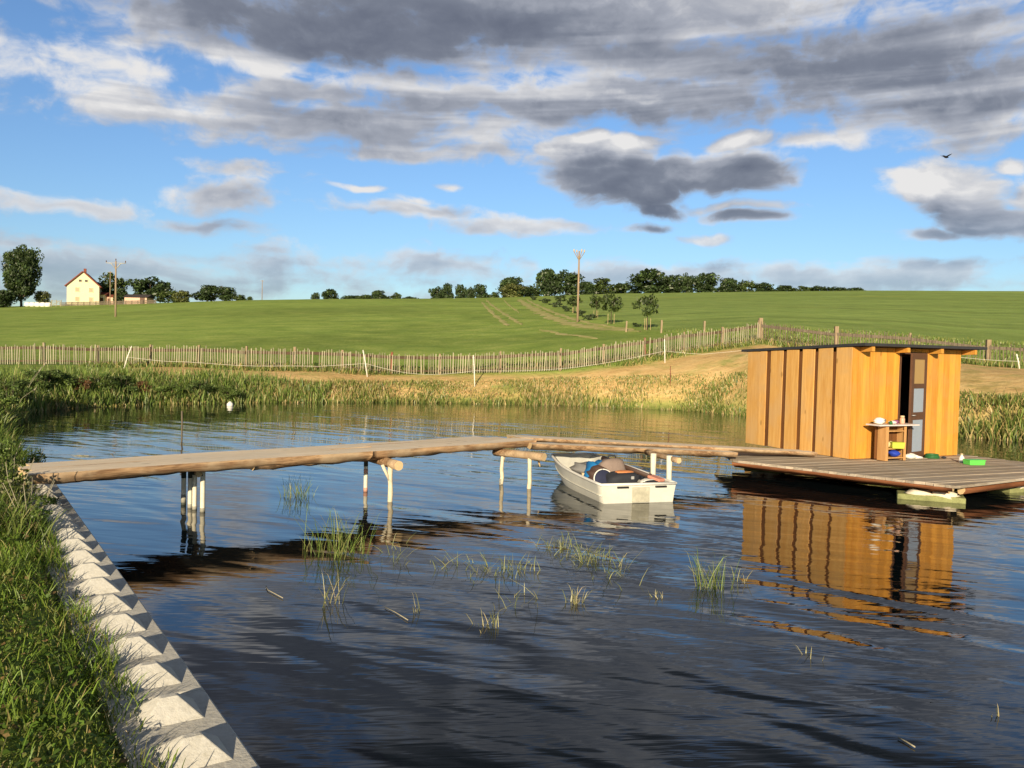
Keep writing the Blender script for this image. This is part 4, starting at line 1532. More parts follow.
LM = [M['plank'], M['bark'], M['log_end']]
xa = jloc(at_z(372, 451, ZT)).x
xb = jloc(at_z(266, 461, ZT)).x
half_log((0, .16, ZT), (xa, .17, ZT), .33, .145, 60, 1, -.05).build('log', LM, wk)
half_log((xa + .02, .16, ZT - .005), (jl, .15, ZT + .005), .33, .145, 40, 2, .08).build('log', LM, wk)
half_log((xb, .17, ZT - .075), (xa + .5, .18, ZT - .065), .22, .10, 22, 3).build('log', LM, wk)       # under-lapping slab
for k, (y, w) in enumerate(((.46, .27), (.74, .27), (1.01, .25))):
    e0, e1 = (.12, .06, .2)[k], jl - (.05, .25, .5)[k]
    mid = jl * (.52, .62, .47)[k]
    half_log((e0, y, ZT - .01), (mid, y + .01, ZT - .004 * k), w, .12, 14, 10 + k).build('plank', LM, wk)
    half_log((mid + .015, y, ZT - .014), (e1, y - .02, ZT - .004), w, .12, 12, 20 + k).build('plank', LM, wk)
# second span to the raft
Q0, Q1 = jloc(at_z(532, 443.5, .74)), jloc(at_z(738, 452.5, .50))
R0, R1 = jloc(at_z(520, 438.5, .76)), jloc(at_z(818, 453.5, .44))
qd = (Q1 - Q0).normalized()
qn = Vector((-qd.y, qd.x, 0))
half_log(Q0 + qn * .17, Q1 + qn * .17, .36, .115, 40, 31).build('plank', LM, wk)
half_log(R0 + qn * .30 + Vector((0, 0, .015)), R1 + qn * .14 + Vector((0, 0, .02)), .34, .085, 36, 32).build('plank', LM, wk)
half_log(R0 + qn * .66, R1 + qn * .48 + Vector((0, 0, .01)), .32, .09, 36, 33).build('plank', LM, wk)


def pole(px, row, top, r, bands, lean=(0, 0), m_='white_paint', rough=False):
    """support pole standing in the water at a pixel of its waterline"""
    p = at_z(px, row, 0)
    q = jloc(p)
    tp = Vector((lean[0], lean[1], top))
    m0 = MB()
    pts = [Vector((0, 0, -.7)) - tp * .1, Vector((0, 0, 0))] + [tp * k + (Vector((random.uniform(-.012, .012), random.uniform(-.012, .012), 0)) if rough and k < 1 else Vector()) for k in (.25, .5, .75, 1)]
    m0.tube([q + v for v in pts], [r * (1 + (random.uniform(-.12, .12) if rough else 0)) for _ in pts], 10)
    po = m0.build('pole', M[m_], wk)
    for (z0, z1, mm) in bands:
        c = MB()
        c.tube([q + tp * (z0 / top), q + tp * (z1 / top)], r * 1.07, 10)
        c.build('pole_band', M[mm], po)  # the dark upper bands are painted walkway shade
    return q, po


q, po = pole(202.5, 512, .60, .034, ((.0, .06, 'grey_paint'),), (.0, .0), 'white_paint')
MB().tube([q + Vector((.0, -.001, .53)) + JR @ Vector((0, -.038, 0)), q + Vector((0, -.001, .53)) + JR @ Vector((0, -.024, 0))], .016, 8).build('bolt_hole', M['black'], po)
pole(183.5, 505, .62, .034, ((.0, .04, 'shade_band'), (.40, .62, 'shade_band'), (.04, .16, 'grey_paint')), (.0, .0))
pole(190, 508, .60, .032, ((.44, .6, 'shade_band'), (.0, .06, 'grey_paint')))
pole(194.5, 509.5, .60, .032, ((.50, .6, 'shade_band'), (.0, .05, 'grey_paint')))
pole(365.5, 491.5, .60, .034, ((.42, .6, 'shade_band'), (.0, .07, 'pink_paint'), (.30, .38, 'pink_paint')), (0, 0), 'white_paint')
pole(390, 501.5, .56, .040, (), (.0, .0), 'birch', True)
q3, _ = pole(501, 484.5, .56, .034, ((.0, .10, 'grey_paint'),), (.03, 0), 'birch', True)
q4, _ = pole(529, 488.5, .54, .038, (), (0, 0), 'birch', True)
qa = jloc(at_z(390, 501.5, 0))
MB().tube([qa + Vector((0, 0, .30)), qa + Vector((-.14, .02, .58))], [.02, .026], 8).build('brace', M['birch'], wk)
MB().tube([q3 + Vector((0, 0, .32)), q3 + Vector((.10, .0, .58))], [.02, .022], 8).build('brace', M['birch'], wk)
MB().tube([q3 + Vector((.35, -.55, .58)), q3 + Vector((.38, -.6, .36))], [.035, .012], 6).build('wedge', M['log_end'], wk)
for px, row, y in ((653, 474, 15.3), (669, 475, 15.0)):
    p = at_y(px, row, y)
    q = jloc(Vector((p.x, p.y, 0)))
    MB().tube([q + Vector((0, 0, -.7)), q, q + Vector((0, 0, .30)), q + Vector((.0, 0, .60))], [.05, .05, .048, .055], 10).build('pole', M['white_paint'], wk)


def cross(pa, pb, z, r, nm='crossbeam'):
    a, b = jloc(pa), jloc(pb)
    a.z = b.z = z
    MB().beam(a, b, r * 2, r * 2, round_=True, n=6, jit=.006, mi=0, capmi=1).build(nm, [M['bark'], M['log_end']], wk)


cross(at_z(200, 512, 0) + Vector((.0, -.06, 0)), at_z(183, 499, 0) + Vector((0, .15, 0)), .545, .045)
a_, b_ = at_z(392, 501.5, 0), at_z(366, 491.5, 0)
cross(a_ + (a_ - b_) * .22, b_ - (a_ - b_) * .15, .585, .075)
a_, b_ = at_z(530, 488.5, 0), at_z(501, 484.5, 0)
cross(a_ + (a_ - b_) * .45, b_ - (a_ - b_) * .25, .575, .07)
a_ = at_y(669, 475, 15.0)
cross(Vector((a_.x + .12, a_.y - .25, 0)), Vector((a_.x - .25, a_.y + 1.0, 0)), .545, .05)

# ------------------------------------------------------------------ raft
ZD = .34
r1, r2, r3 = at_z(733, 460, ZD), at_z(957, 486, ZD), at_z(1092, 470, ZD)
r4 = Vector((9.6, 19.6, ZD))
r5 = Vector((4.6, 19.2, ZD))
RP = [r1, r2, r3, r4, r5]
raft = thing('raft', (r2.x, r2.y, 0), 'weathered grey plank raft deck on logs and floats carrying the shed', 'raft')
RO = Vector((r2.x, r2.y, 0))
fdir = Vector((.917, .40, 0)).normalized()
bdir = Vector((-fdir.y, fdir.x, 0))


def clip_line(off, poly):
    """x-extent of a board row inside the deck outline (coordinates along fdir / bdir)"""
    xs = []
    n = len(poly)
    for i in range(n):
        a, b = poly[i], poly[(i + 1) % n]
        if (a[1] > off) != (b[1] > off):
            t_ = (off - a[1]) / (b[1] - a[1])
            xs.append(a[0] + (b[0] - a[0]) * t_)
    return (min(xs), max(xs)) if len(xs) > 1 else None


poly2 = [((p - RO).dot(fdir), (p - RO).dot(bdir)) for p in RP]
mb = MB()
bw = .155
lo, hi = min(p[1] for p in poly2), max(p[1] for p in poly2)
k = 0
off = lo + .02
while off < hi:
    e0, e1 = clip_line(off, poly2) or (0, 0), clip_line(off + bw - .01, poly2)
    if e0 != (0, 0) and e1:
        c = []
        zj = random.uniform(-.005, .005)
        for (x, o_) in ((e0[0], off), (e0[1], off), (e1[1], off + bw - .012), (e1[0], off + bw - .012)):
            j = random.uniform(-.03, .03)
            w_ = fdir * (x + j) + bdir * o_
            c.append(w_)
        t_ = random.uniform(.1, .9)
        vv = [v + Vector((0, 0, ZD + zj)) for v in c] + [v + Vector((0, 0, ZD - .045)) for v in c]
        mb.add(vv, [(0, 1, 2, 3), (7, 6, 5, 4), (0, 4, 5, 1), (1, 5, 6, 2), (2, 6, 7, 3), (3, 7, 4, 0)], 0, t_)
    off += bw
deck = mb.build('deck', M['grey_plank'], raft)
deck_m = wood('weathered_grey_deck', (.54, .45, .345), (.33, .27, .20), 0, .85, weather=(.42, .38, .32), wamt=.5)
deck.data.materials[0] = deck_m
# rotate grain into board direction: bake the orientation into the object
ang = math.atan2(fdir.y, fdir.x)
Rm = Matrix.Rotation(-ang, 4, 'Z')
deck.data.transform(Rm)
deck.rotation_euler.z = ang


def rl(p):
    return Vector((p.x - RO.x, p.y - RO.y, 0))


def raft_log(a, b, z, r, name='log', m_='red_log', n=6):
    a, b = rl(a), rl(b)
    a.z = b.z = z
    d = (b - a)
    ln = d.length
    o_ = MB().beam((0, 0, 0), (ln, 0, 0), 2 * r, 2 * r, round_=True, n=n, jit=.01, capmi=1).build(name, [M[m_], M['log_end']], raft)
    o_.location = a
    o_.rotation_euler.z = math.atan2(d.y, d.x)
    return o_


inn = Vector((.35, .94, 0)).normalized()
raft_log(r1 + inn * .45, r2 + Vector((.10, .42, 0)), ZD - .12, .07)
raft_log(r1 + inn * .9, r2 + Vector((.35, 1.0, 0)), ZD - .12, .07)
raft_log(r2 + Vector((.25, .35, 0)), r3 + Vector((.0, .2, 0)), ZD - .12, .07)
raft_log(r1 + inn * 1.9 + Vector((-.2, 0, 0)), r3 + Vector((-.3, 1.5, 0)), ZD - .12, .07)
# bark-edged fascia slab along the front
fd = rl(r2) - rl(r1)
sl = half_log((0, 0, 0), (fd.length * .985, 0, 0), .10, .065, 26, 44)
so = sl.build('edge_slab', [M['red_log'], M['red_log'], M['log_end']], raft)
so.location = rl(r1) + Vector((0, 0, ZD - .046)) + Vector((fd.y, -fd.x, 0)).normalized() * -.03
so.rotation_euler.z = math.atan2(fd.y, fd.x)


def pontoon(px, row, ln, wd, az_, label=None):
    p = at_z(px, row, 0)
    q = rl(p)
    o_ = MB().box((0, 0, -.02), (ln, wd, .22)).build('pontoon', M['pontoon'], raft, bevel=.02)
    o_.location = q
    o_.rotation_euler.z = az_
    for k in range(2):
        fo = MB().blob((-ln * .16 + k * ln * .36, -.10, .10), (ln * .40, wd * .6, .15), 10, 6, .2, k + int(px), power=.8).build('foam_block', M['foam'], o_)
    return o_


pd = math.atan2(r2.y - r1.y, r2.x - r1.x)
pontoon(930, 499, 1.05, .5, pd + .40)
pontoon(1016, 490, .9, .5, .35)
pontoon(765, 468, .8, .45, pd + .3)
for p in (r1 + inn * 2.2 + Vector((1.0, .3, 0)), r3 + Vector((-1.2, 1.3, 0))):
    o_ = MB().box((0, 0, .02), (1.2, .6, .22)).build('pontoon', M['pontoon'], raft, bevel=.02)
    o_.location = rl(p)

# ------------------------------------------------------------------ orange shed
SA = at_z(849, 459.5, ZD)
sang = math.atan2(fdir.y, fdir.x)
shed = thing('wooden_shed', (SA.x, SA.y, ZD + .012), 'orange stained board shed with flat roof standing on the raft', 'shed', None, sang)
SR = RZ(-sang)


def wall_hit(px, row, y=0.0):
    """shed coordinates (x along the front, z up) where a sight line meets the plane at local depth y"""
    e = SR @ (EYE - shed.location)
    d = SR @ ray(px, row)
    t_ = (y - e.y) / d.y
    return e + d * t_


SW = wall_hit(958.5, 410).x
e, d = SR @ (EYE - shed.location), SR @ ray(747.5, 400)
SD = (e + d * ((0 - e.x) / d.x)).y
X1, X2 = wall_hit(897.5, 410).x, wall_hit(924.5, 410).x
HA = wall_hit(849, 342.5).z
HB = wall_hit(960, 353).z - .02
print('shed W %.2f D %.2f door %.2f..%.2f HA %.2f HB %.2f' % (SW, SD, X1, X2, HA, HB))
HF = (HA + HB) / 2
HBk = HF - .12


def zt(y):
    return HF + (HBk - HF) * y / SD - .005


r = random.Random(4)


def front_panel(xa, xb, z0, z1, name='wall'):
    m0 = MB()
    x = xa
    while x < xb - .02:
        w = min(r.uniform(.13, .19), xb - x)
        if xb - x - w < .06:
            w = xb - x
        m0.box((x + w / 2 - .002, -.0 + r.uniform(-.0035, .0035), (z0 + z1) / 2), (w - .006, .026, z1 - z0), tone=r.uniform(.25, .85))
        x += w
    m0.build(name, M['orange_side'], shed)


front_panel(0.0, X1, 0, HF - .005)
front_panel(X2, SW, 0, HF - .005)
DH = wall_hit(905, 352).z
front_panel(X1, X2, DH, HF - .005, 'door_header')
# left wall: wide boards over recessed strips, their shade put into the dark colour
m0 = MB()
m1 = MB()
edges = [(60, 125), (139, 182), (194, 238), (249, 293), (304, 357), (367, 415)]


def side_y(px, row=400):
    d_ = SR @ ray(px, row)
    t_ = (0 - e.x) / d_.x
    return (e + d_ * t_).y


for i, (a_, b_) in enumerate(edges):
    ya, yb = side_y(730 + a_ / 3.483), side_y(730 + b_ / 3.483)
    ya, yb = min(ya, SD), max(yb, 0.002)
    if i == len(edges) - 1:
        yb = -.012
    if i == 0:
        half = (ya + yb) / 2 - .12
        for (p_, q_) in ((ya, half + .004), (half - .004, yb)):
            zz = zt((p_ + q_) / 2)
            m0.box((-.012, (p_ + q_) / 2, zz / 2), (.018, abs(p_ - q_), zz), tone=r.uniform(.3, .8))
        continue
    zz = zt((ya + yb) / 2)
    gp_ = .018
    m0.box((-.012, (ya + yb) / 2, zz / 2), (.018, abs(ya - yb) - gp_, zz), tone=r.uniform(.3, .8), jit=.007)
m0.build('wall', M['pale_orange'], shed)
zz = zt(SD / 2)
MB().box((.0105, SD / 2 + .01, (zz - .04) / 2), (.024, SD - .06, zz - .04)).build('recessed_wall', M['dark_strip'], shed)
m0 = MB()
for k in range(9):
    m0.box((SW - .014, SD * (k + .5) / 9, HBk / 2), (.028, SD / 9 - .01, HBk - .02), tone=r.uniform(.3, .8))
for k in range(14):
    m0.box((SW * (k + .5) / 14, SD - .016, HBk / 2 - .01), (SW / 14 - .008, .028, HBk - .04), tone=r.uniform(.3, .8))
m0.build('wall', M['orange_side'], shed)
MB().box((SW / 2, SD / 2, .008), (SW - .08, SD - .08, .016)).build('floor', M['grey_plank'], shed)
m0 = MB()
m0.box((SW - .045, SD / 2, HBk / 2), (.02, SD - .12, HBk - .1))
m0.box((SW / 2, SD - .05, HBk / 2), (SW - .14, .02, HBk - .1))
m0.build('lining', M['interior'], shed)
# inside: a cupboard, shade put into its colour, seen through the door gap
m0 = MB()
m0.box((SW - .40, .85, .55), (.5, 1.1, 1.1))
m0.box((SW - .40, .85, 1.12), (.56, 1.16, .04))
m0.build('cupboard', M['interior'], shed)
# door frame and ajar door
m0 = MB()
for x in (X1 + .02, X2 - .02):
    m0.box((x, .02, DH / 2), (.04, .09, DH))
m0.box(((X1 + X2) / 2, .02, DH - .02), (X2 - X1 - .08, .09, .04))
m0.build('door_frame', M['door_brown'], shed)
LW = X2 - X1 - .09
dr = MB()
dh = DH - .06
dr.box((-LW / 2, 0, dh / 2 + .02), (LW, .028, dh))
door = dr.build('door', M['door_brown'], shed)
door.location = (X2 - .05, -.035, 0)
door.rotation_euler.z = math.radians(17)
st = MB()
zs = [0.02, .16, .88, 1.02, 1.50, 1.66, dh + .02]
for x in (-LW + .055, -.055):
    st.box((x, -.022, dh / 2 + .02), (.11, .018, dh))
for (za, zb) in ((.02, .13), (.80, .96), (1.46, 1.56), (dh - .09, dh + .02)):
    st.box((-LW / 2, -.022, (za + zb) / 2), (LW - .22, .018, zb - za))
st.build('door_rail', M['door_brown'], door)
for (za, zb, mm) in ((.13, .80, 'frost'), (.96, 1.46, 'frost'), (1.56, dh - .09, 'amber')):
    MB().box((-LW / 2, -.018, (za + zb) / 2), (LW - .22, .008, zb - za)).build('pane', M[mm], door)
MB().tube([(-LW + .05, -.035, .90), (-LW + .05, -.07, .90), (-LW + .15, -.07, .90)], .011, 8).build('handle', M['steel'], door)
# roof
ox0, ox1, oy0, oy1 = -.05, wall_hit(985, 350, -.3).x, -.36, SD + .22
rz_ = lambda y: HF + (HBk - HF) * y / SD
m0 = MB()
tR = (HA - HB)
vv = []
for dz in (.005, .062):
    for (x, y) in ((ox0, oy0), (ox1, oy0), (ox1, oy1), (ox0, oy1)):
        vv.append((x, y, rz_(y) + dz))
m0.add(vv, [(3, 2, 1, 0), (4, 5, 6, 7), (0, 1, 5, 4), (1, 2, 6, 5), (2, 3, 7, 6), (3, 0, 4, 7)])
roof = m0.build('roof', M['felt'], shed)
m0 = MB()
m0.box(((ox0 + ox1) / 2, oy0 + .2 + .19, rz_(.1) - .010), (ox1 - ox0 - .06, .70, .014))
for k, x in enumerate((.22, .22 + (SW - .2) / 3, .22 + 2 * (SW - .2) / 3, SW + .05)):
    RF = MB()
    RF.beam((x, oy0 + .03, rz_(oy0 + .03) - .055), (x, SD - .08 if k < 3 else SD + .1, rz_(SD) - .062), .075, .095, (0, 0, 1), n=4, jit=.003)
    RF.build('rafter', M['orange_side'], shed)

# ------------------------------------------------------------------ work table and the things lying about
DZ = shed.location.z


def deck_pt(px, row, z=0.0):
    return at_z(px, row, DZ + z)


tb = deck_pt(884.5, 461)
table = thing('shelf_table', (tb.x, tb.y, DZ), 'small pale wooden shelf table with white top in front of the shed door', 'table', None, sang)
TR = RZ(-sang)
U = .56            # unit width, depth, height
UD, UH = .20, .71
MB().box((.013, UD / 2, UH / 2), (.026, UD, UH)).build('side_panel', M['pale_wood'], table, bevel=.003)
MB().box((.035, -.011, UH / 2), (.07, .022, UH)).build('front_panel', M['pale_wood'], table, bevel=.003)
MB().box((U - .03, -.011, UH / 2), (.06, .022, UH)).build('front_panel', M['pale_wood'], table, bevel=.003)
MB().box((U - .013, UD / 2, UH / 2), (.026, UD, UH)).build('side_panel', M['pale_wood'], table, bevel=.003)
for z in (.055, .24, .60):
    MB().box((U / 2, UD / 2 - .01, z), (U - .054, UD - .02, .022)).build('shelf', M['pale_wood'], table, bevel=.003)
MB().box((U / 2, UD + .010, UH / 2 + .01), (U + .12, .018, UH - .03)).build('shade_panel', M['dark_strip'], table)  # dark sheet added for the strip of shade behind the table
tl = TR @ (at_z(858, 421.5, DZ + UH + .02) - table.location)
tr_ = TR @ (at_z(922, 423.5, DZ + UH + .02) - table.location)
tx0, tx1 = -.26, .84
MB().box(((tx0 + tx1) / 2, .09, UH + .015), (tx1 - tx0, .36, .028)).build('table_top', M['top_white'], table, bevel=.004)
TM = table.location


def on_table(x, y, z):
    return TM + RZ(sang) @ Vector((x, y, z))


TG_ = 'things on the work table'
zt_ = UH + .030
o = MB().blob((0, 0, .055), (.22, .18, .14), 14, 9, .22, 3).build('plastic_bag', M['white_bag'], loc=on_table(-.12, .06, zt_ + .01))
tag(o, 'crumpled white plastic bag on the left end of the tabletop', 'bag')
o = MB().blob((0, 0, .05), (.17, .15, .12), 12, 8, .2, 8).build('cloth', M['charcoal'], loc=on_table(-.02, .09, zt_ + .01))
o.data.materials[0] = plain('grey_rag', (.22, .20, .18), .8)
tag(o, 'crumpled grey rag beside the white bag on the tabletop', 'rag')
o = MB().lathe((0, 0, 0), [(.035, 0), (.035, .05), (.02, .07), (.0, .075)], 12).build('round_tin', M['green_dark'], loc=on_table(.08, -.05, zt_))
tag(o, 'small dark green tin between the rag and the white paper', 'tin')
o = MB().blob((0, 0, .03), (.17, .14, .07), 12, 7, .25, 5).build('paper', M['white_bag'], loc=on_table(.19, .02, zt_ + .006))
tag(o, 'crumpled white paper in the middle of the tabletop', 'paper')
jar = thing('jar', on_table(.56, .10, zt_), 'pinkish jar with pale lid on the right half of the tabletop', 'jar')
MB().lathe((0, 0, 0), [(.045, 0), (.05, .02), (.05, .10), (.035, .13)], 16).build('body', M['skin_jar'], jar)
MB().lathe((0, 0, .13), [(.040, 0), (.042, .02), (.038, .035), (.0, .036)], 16).build('lid', M['cream'], jar)
cup = thing('cup', on_table(.40, .12, zt_), 'low purple cup left of the jar on the tabletop', 'cup')
MB().lathe((0, 0, 0), [(.035, 0), (.05, .07), (.044, .07), (.03, .01)], 14).build('body', M['purple'], cup)
MB().tube([(.045, 0, .055), (.075, 0, .05), (.072, 0, .02), (.038, 0, .015)], .007, 6).build('handle', M['purple'], cup)
lb = thing('lime_box', on_table(.31, .05, .252), 'lime yellow box on the middle shelf of the table', 'box')
MB().box((0, 0, .055), (.24, .17, .11), taper=1.06).build('body', M['lime'], lb, bevel=.008)
MB().box((0, 0, .118), (.265, .19, .014)).build('rim', M['lime'], lb, bevel=.004)
lb.location = on_table(.32, .00, .252)
o = MB().blob((0, 0, .06), (.20, .14, .13), 14, 9, .22, 12).build('cloth', M['cream'], loc=on_table(.24, .13, .262))
tag(o, 'cream cloth bundle behind the lime box on the shelf', 'cloth')
o = MB().blob((0, 0, .065), (.24, .17, .14), 14, 9, .2, 21).build('cloth', M['blue'], loc=on_table(.31, .05, .072))
tag(o, 'royal blue cloth bundle on the bottom shelf under the lime box', 'cloth')
p = deck_pt(910, 458.5)
wbx = MB()
wbx.blob((0, 0, .055), (.27, .18, .13), 14, 9, .15, 31)
wbx.tube([(.10, 0, .05), (.20, -.03, .035), (.27, -.05, .03)], [.05, .03, .02], 8)
o = wbx.build('plastic_bag', M['white_bag'], loc=(p.x, p.y, DZ - .01))
o.rotation_euler.z = .3
tag(o, 'crumpled white bag lying on the deck right of the table', 'bag')
p = deck_pt(932, 457.5)
mb = MB()
for k in range(3):
    pts = [(math.cos(a_) * (.14 - .01 * k), math.sin(a_) * (.12 - .01 * k), .018 + .03 * k) for a_ in np.linspace(0, 6.0, 22)]
    mb.tube(pts, .017, 7)
o = mb.build('hose_coil', M['green_dark'], loc=(p.x, p.y, DZ - .015))
tag(o, 'coiled dark green hose on the deck at the foot of the shed wall', 'hose')
p = deck_pt(944, 458)
o = MB().blob((0, 0, .02), (.10, .08, .05), 10, 6, .2, 2).build('cap', M['charcoal'], loc=(p.x, p.y, DZ - .012))
tag(o, 'small dark lump on the deck right of the green hose', 'cap')
gb = thing('green_box', deck_pt(974, 464), 'bright green plastic tray box on the deck near the right edge', 'box', None, .2)
gb.location.z = DZ - .012
MB().box((0, 0, .045), (.34, .20, .09), taper=1.05).build('body', M['green_box'], gb, bevel=.01)
MB().box((0, 0, .096), (.37, .225, .014)).build('lid', M['green_box'], gb, bevel=.004)
bt = thing('bottle', deck_pt(961.5, 462), 'white plastic bottle beside the green box on the deck', 'bottle')
bt.location.z = DZ - .012
MB().lathe((0, 0, 0), [(.05, 0), (.055, .02), (.052, .10), (.025, .14), (.022, .16)], 14).build('body', M['white_plastic'], bt)
MB().lathe((0, 0, .16), [(.026, 0), (.026, .025), (.0, .026)], 12).build('cap', M['cream'], bt)

# ------------------------------------------------------------------ boat
S1, S2 = at_z(602, 502.5, 0), at_z(675, 503, 0)
bc = (S1 + S2) / 2
BW = (S2 - S1).length
bang = math.radians(90 + 17)
boat = thing('rowing_boat', (bc.x, bc.y, 0), 'small white rowing boat loaded with bags, moored at the walkway', 'boat', None, bang)
BL = 2.9
NS, K = 14, 13


def hull_section(t_, off=0.0, zlift=0.0):
    """half-breadths of the pram hull; t from transom 0 to bow 1"""
    wtop = (BW * 1.10) / 2 * (1 - .05 * t_ - .30 * max(0, t_ - .5) ** 2 / .25)
    wbot = (BW * .96) / 2 * (1 - .05 * t_ - .50 * max(0, t_ - .4) ** 2 / .36)
    zs_ = .295 + .13 * t_ ** 2
    zb = -.13 + .20 * max(0, t_ - .55) ** 2 / .2
    wtop -= off
    wbot = max(wbot - off, .05)
    pts = []
    for q in range(K):
        u = -1 + 2 * q / (K - 1)
        a_ = abs(u)
        if a_ < .55:
            y, z = u / .55 * wbot, zb + .02 * (a_ / .55) ** 2
        else:
            f_ = (a_ - .55) / .45
            y, z = math.copysign(wbot + (wtop - wbot) * f_ ** .8, u), zb + .02 + (zs_ - zb - .02) * f_
            z += 0
            y *= 1 + .015 * math.sin(f_ * 9.4)
        pts.append((y, z + (zlift if a_ < .99 else 0)))
    return pts


def loft(off, lift, x0_, x1_):
    vv, ff = [], []
    for i in range(NS + 1):
        t_ = i / NS
        x = x0_ + (x1_ - x0_) * t_
        for (y, z) in hull_section(t_, off, lift):
            rake = .12 * max(0, z + .1) * (1 if t_ > .9 else 0)
            vv.append((x + rake, y, z))
    for i in range(NS):
        for q in range(K - 1):
            ff.append((i * K + q, (i + 1) * K + q, (i + 1) * K + q + 1, i * K + q + 1))
    return vv, ff


vv, ff = loft(0, 0, 0, BL)
mb = MB().add(vv, ff, smooth=True)
b0 = len(mb.v)
mb.f += [tuple(range(K)), tuple(reversed([NS * K + q for q in range(K)]))]
mb.mi += [0, 0]
mb.sm += [False, False]
hull = mb.build('hull', M['hull'], boat)
vi, fi = loft(.035, .05, .04, BL - .05)
mb = MB().add(vi, [tuple(reversed(f_)) for f_ in fi], smooth=True)
mb.f += [tuple(reversed(range(K))), tuple(NS * K + q for q in range(K))]
mb.mi += [0, 0]
mb.sm += [False, False]
mb.build('inner_hull', M['hull_in'], boat)
gun = [(vv[i * K][0], vv[i * K][1], vv[i * K][2] + .004) for i in range(NS + 1)] + [(vv[i * K + K - 1][0], vv[i * K + K - 1][1], vv[i * K + K - 1][2] + .004) for i in range(NS, -1, -1)]
gun.append(gun[0])
MB().tube(gun, .024, 8).build('gunwale', M['white_plastic'], boat)
for y_ in (-1, 1):
    MB().tube([(.02 + BL * k / 12, hull_section(k / 12)[0 if y_ < 0 else K - 1][1] * 0 + y_ * abs(hull_section(k / 12)[1][0]) * 1.012, hull_section(k / 12)[1][1] - .03) for k in range(13)], .010, 6).build('rub_strake', M['hull'], boat)
for x in (.55, 1.45, 2.2):
    wy = abs(hull_section(x / BL, .04)[1][0])
    MB().box((x, 0, .17), (.26, 2 * wy - .02, .03)).build('seat', M['hull_in'], boat, bevel=.006)
MB().box((-.012, -.03, .13), (.022, BW * .25, .24)).build('transom_pad', M['pad'], boat, bevel=.004)
for y_ in (.20, -.36):
    MB().box((-.020, BW * y_ * 1.0 + .05, .255), (.03, .20, .028)).build('handle', M['black'], boat, bevel=.006)


def inboat(x, y, z=.0):
    v = Vector((bc.x, bc.y, 0)) + RZ(bang) @ Vector((x, y, z))
    return v


BG = 'bags and gear in the boat'
duf = thing('duffel_bag', inboat(.42, .11, .14), 'dark duffel bag with orange top edge in the stern of the boat', 'bag', None, bang)
MB().blob((0, 0, .14), (.36, .56, .34), 18, 12, .07, 4, power=.7).build('body', M['charcoal'], duf)
MB().blob((.02, -.04, .295), (.22, .36, .06), 14, 7, .06, 5).build('top_edge', M['orange_trim'], duf)
MB().box((-.17, -.11, .225), (.03, .05, .05)).build('buckle', M['steel'], duf, bevel=.005)
nav = thing('round_cushion', inboat(.52, .40, .17), 'round navy cushion with pale rim at the port side of the boat', 'cushion', None, bang)
Rr = Matrix.Rotation(math.radians(-72), 3, 'Y') @ Matrix.Identity(3)
MB().lathe((0, 0, .13), [(.05, -.06), (.14, -.055), (.17, -.03), (.17, .03), (.14, .055), (.05, .06)], 22, rot=Rr).build('pad', M['navy'], nav)
MB().tube([Vector((0, 0, .13)) + Rr @ Vector((math.cos(a_) * .170, math.sin(a_) * .170, .025)) for a_ in np.linspace(0, 2 * math.pi, 28)], .012, 8).build('rim', M['white_plastic'], nav)
o = MB().blob((0, 0, .17), (.40, .46, .40), 16, 11, .12, 9, power=.8).build('bag', M['blue_bag'], loc=inboat(1.05, .30, .17))
tag(o, 'bright blue bag behind the navy cushion in the boat', 'bag')
bp = thing('backpack', inboat(.92, .08, .17), 'taupe canvas rucksack standing behind the dark duffel in the boat', 'rucksack', None, bang)
MB().blob((0, 0, .21), (.36, .48, .46), 16, 12, .08, 14, power=.72).build('body', M['taupe'], bp)
MB().blob((-.16, 0, .13), (.12, .34, .22), 12, 8, .06, 15, power=.7).build('pocket', M['taupe'], bp)
MB().tube([(0, -.08, .42), (0, -.05, .48), (0, .05, .48), (0, .08, .42)], .014, 6).build('handle', M['charcoal'], bp)
o = MB().blob((0, 0, .14), (.34, .34, .34), 14, 10, .14, 18, power=.85).build('bag', M['brown_leather'], loc=inboat(.88, .36, .17))
tag(o, 'dark brown bag squeezed between the blue bag and the rucksack', 'bag')
pdl = thing('paddle', inboat(1.1, -.12, .46), 'brown paddle with pale stripe and salmon blade slanting across the boat', 'paddle')
a_, b_ = inboat(1.45, .02, .54) - pdl.location, inboat(.42, -.40, .36) - pdl.location
MB().tube([a_, b_], .045, 10).build('shaft', M['brown_leather'], pdl)
MB().tube([a_.lerp(b_, .25) + Vector((.02, -.03, .028)), a_.lerp(b_, .95) + Vector((.02, -.03, .028))], .018, 8).build('stripe', M['steel'], pdl)
bd = (b_ - a_).normalized()
MB().beam(b_, b_ + bd * .26, .15, .05, (0, 0, 1), n=3, jit=.004).build('blade', M['red_pink'], pdl, bevel=.012)
hel = thing('helmet_bag', inboat(.24, -.30, .14), 'white bag with black lower half at the starboard stern of the boat', 'bag', None, bang)
MB().blob((.03, 0, .11), (.22, .30, .18), 14, 9, .08, 22, power=.8).build('top', M['white_plastic'], hel)
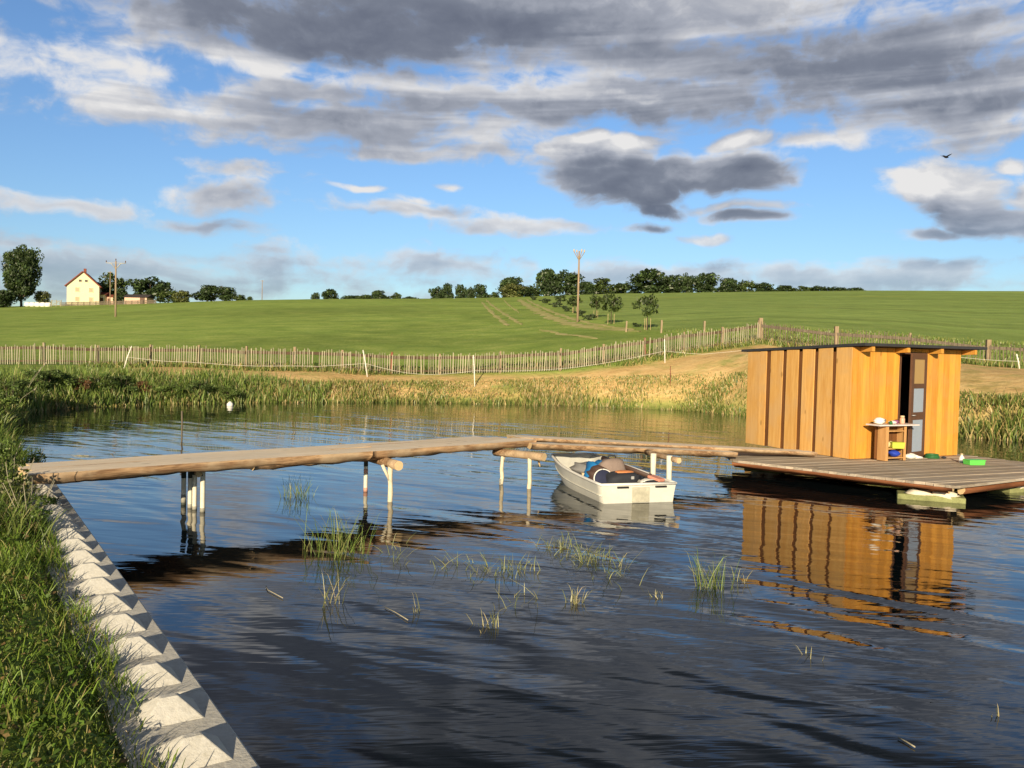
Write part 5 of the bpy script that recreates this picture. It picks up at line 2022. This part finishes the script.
MB().blob((-.06, -.01, .09), (.26, .29, .19), 14, 9, .08, 23, power=.75).build('base', M['charcoal'], hel)
o = MB().box((0, 0, .05), (.24, .16, .10), taper=.92).build('tackle_box', M['cream'], loc=inboat(1.10, .43, .24), bevel=.012)
tag(o, 'small cream box against the port side of the boat near the bow', 'box')
gc = MB().blob((0, 0, .10), (.5, .55, .26), 14, 9, .12, 33).build('tarpaulin', M['hull_in'], loc=inboat(2.1, .1, .16))
gc.data.materials[0] = plain('grey_tarpaulin', (.20, .20, .20), .7)
tag(gc, 'folded grey tarpaulin in the bow under the walkway', 'tarpaulin')

# ------------------------------------------------------------------ bird
q = at_y(946, 157, 30)
bird = thing('bird', q, 'small black bird flying against the blue sky at upper right', 'bird', None, .4)
mb = MB()
vv_, ff_ = [], []
NB, KB = 9, 8
for i in range(NB):
    t_ = i / (NB - 1)
    rr = .042 * math.sin(math.pi * (t_ * .94 + .03)) ** .7
    for k in range(KB):
        an = 2 * math.pi * k / KB
        vv_.append((-.11 + .22 * t_, rr * math.cos(an), rr * math.sin(an)))
for i in range(NB - 1):
    for k in range(KB):
        k2 = (k + 1) % KB
        ff_.append((i * KB + k, i * KB + k2, (i + 1) * KB + k2, (i + 1) * KB + k))
mb.add(vv_, ff_, smooth=True)
mb.tube([(.10, 0, .005), (.145, 0, .0)], [.012, .002], 6)
mb.add([(-.10, -.02, 0), (-.10, .02, 0), (-.20, .05, .005), (-.17, 0, 0), (-.20, -.05, .005), (-.10, 0, .012)], [(0, 1, 2, 3), (3, 4, 0), (5, 3, 2, 1), (5, 0, 4, 3)])
for s_, up in ((-1, .07), (1, .11)):
    w_ = [(.05, s_ * .03, .015), (.07, s_ * .12, up * .8), (.0, s_ * .24, up), (-.03, s_ * .13, up * .7), (-.05, s_ * .03, .01)]
    w2 = [(x, y, z - .006) for x, y, z in w_]
    mb.add(w_ + w2, [(0, 1, 2, 3, 4), (9, 8, 7, 6, 5)] + [(k, (k + 1) % 5, 5 + (k + 1) % 5, 5 + k) for k in range(5)])
o = mb.build('body', M['bird'], bird)
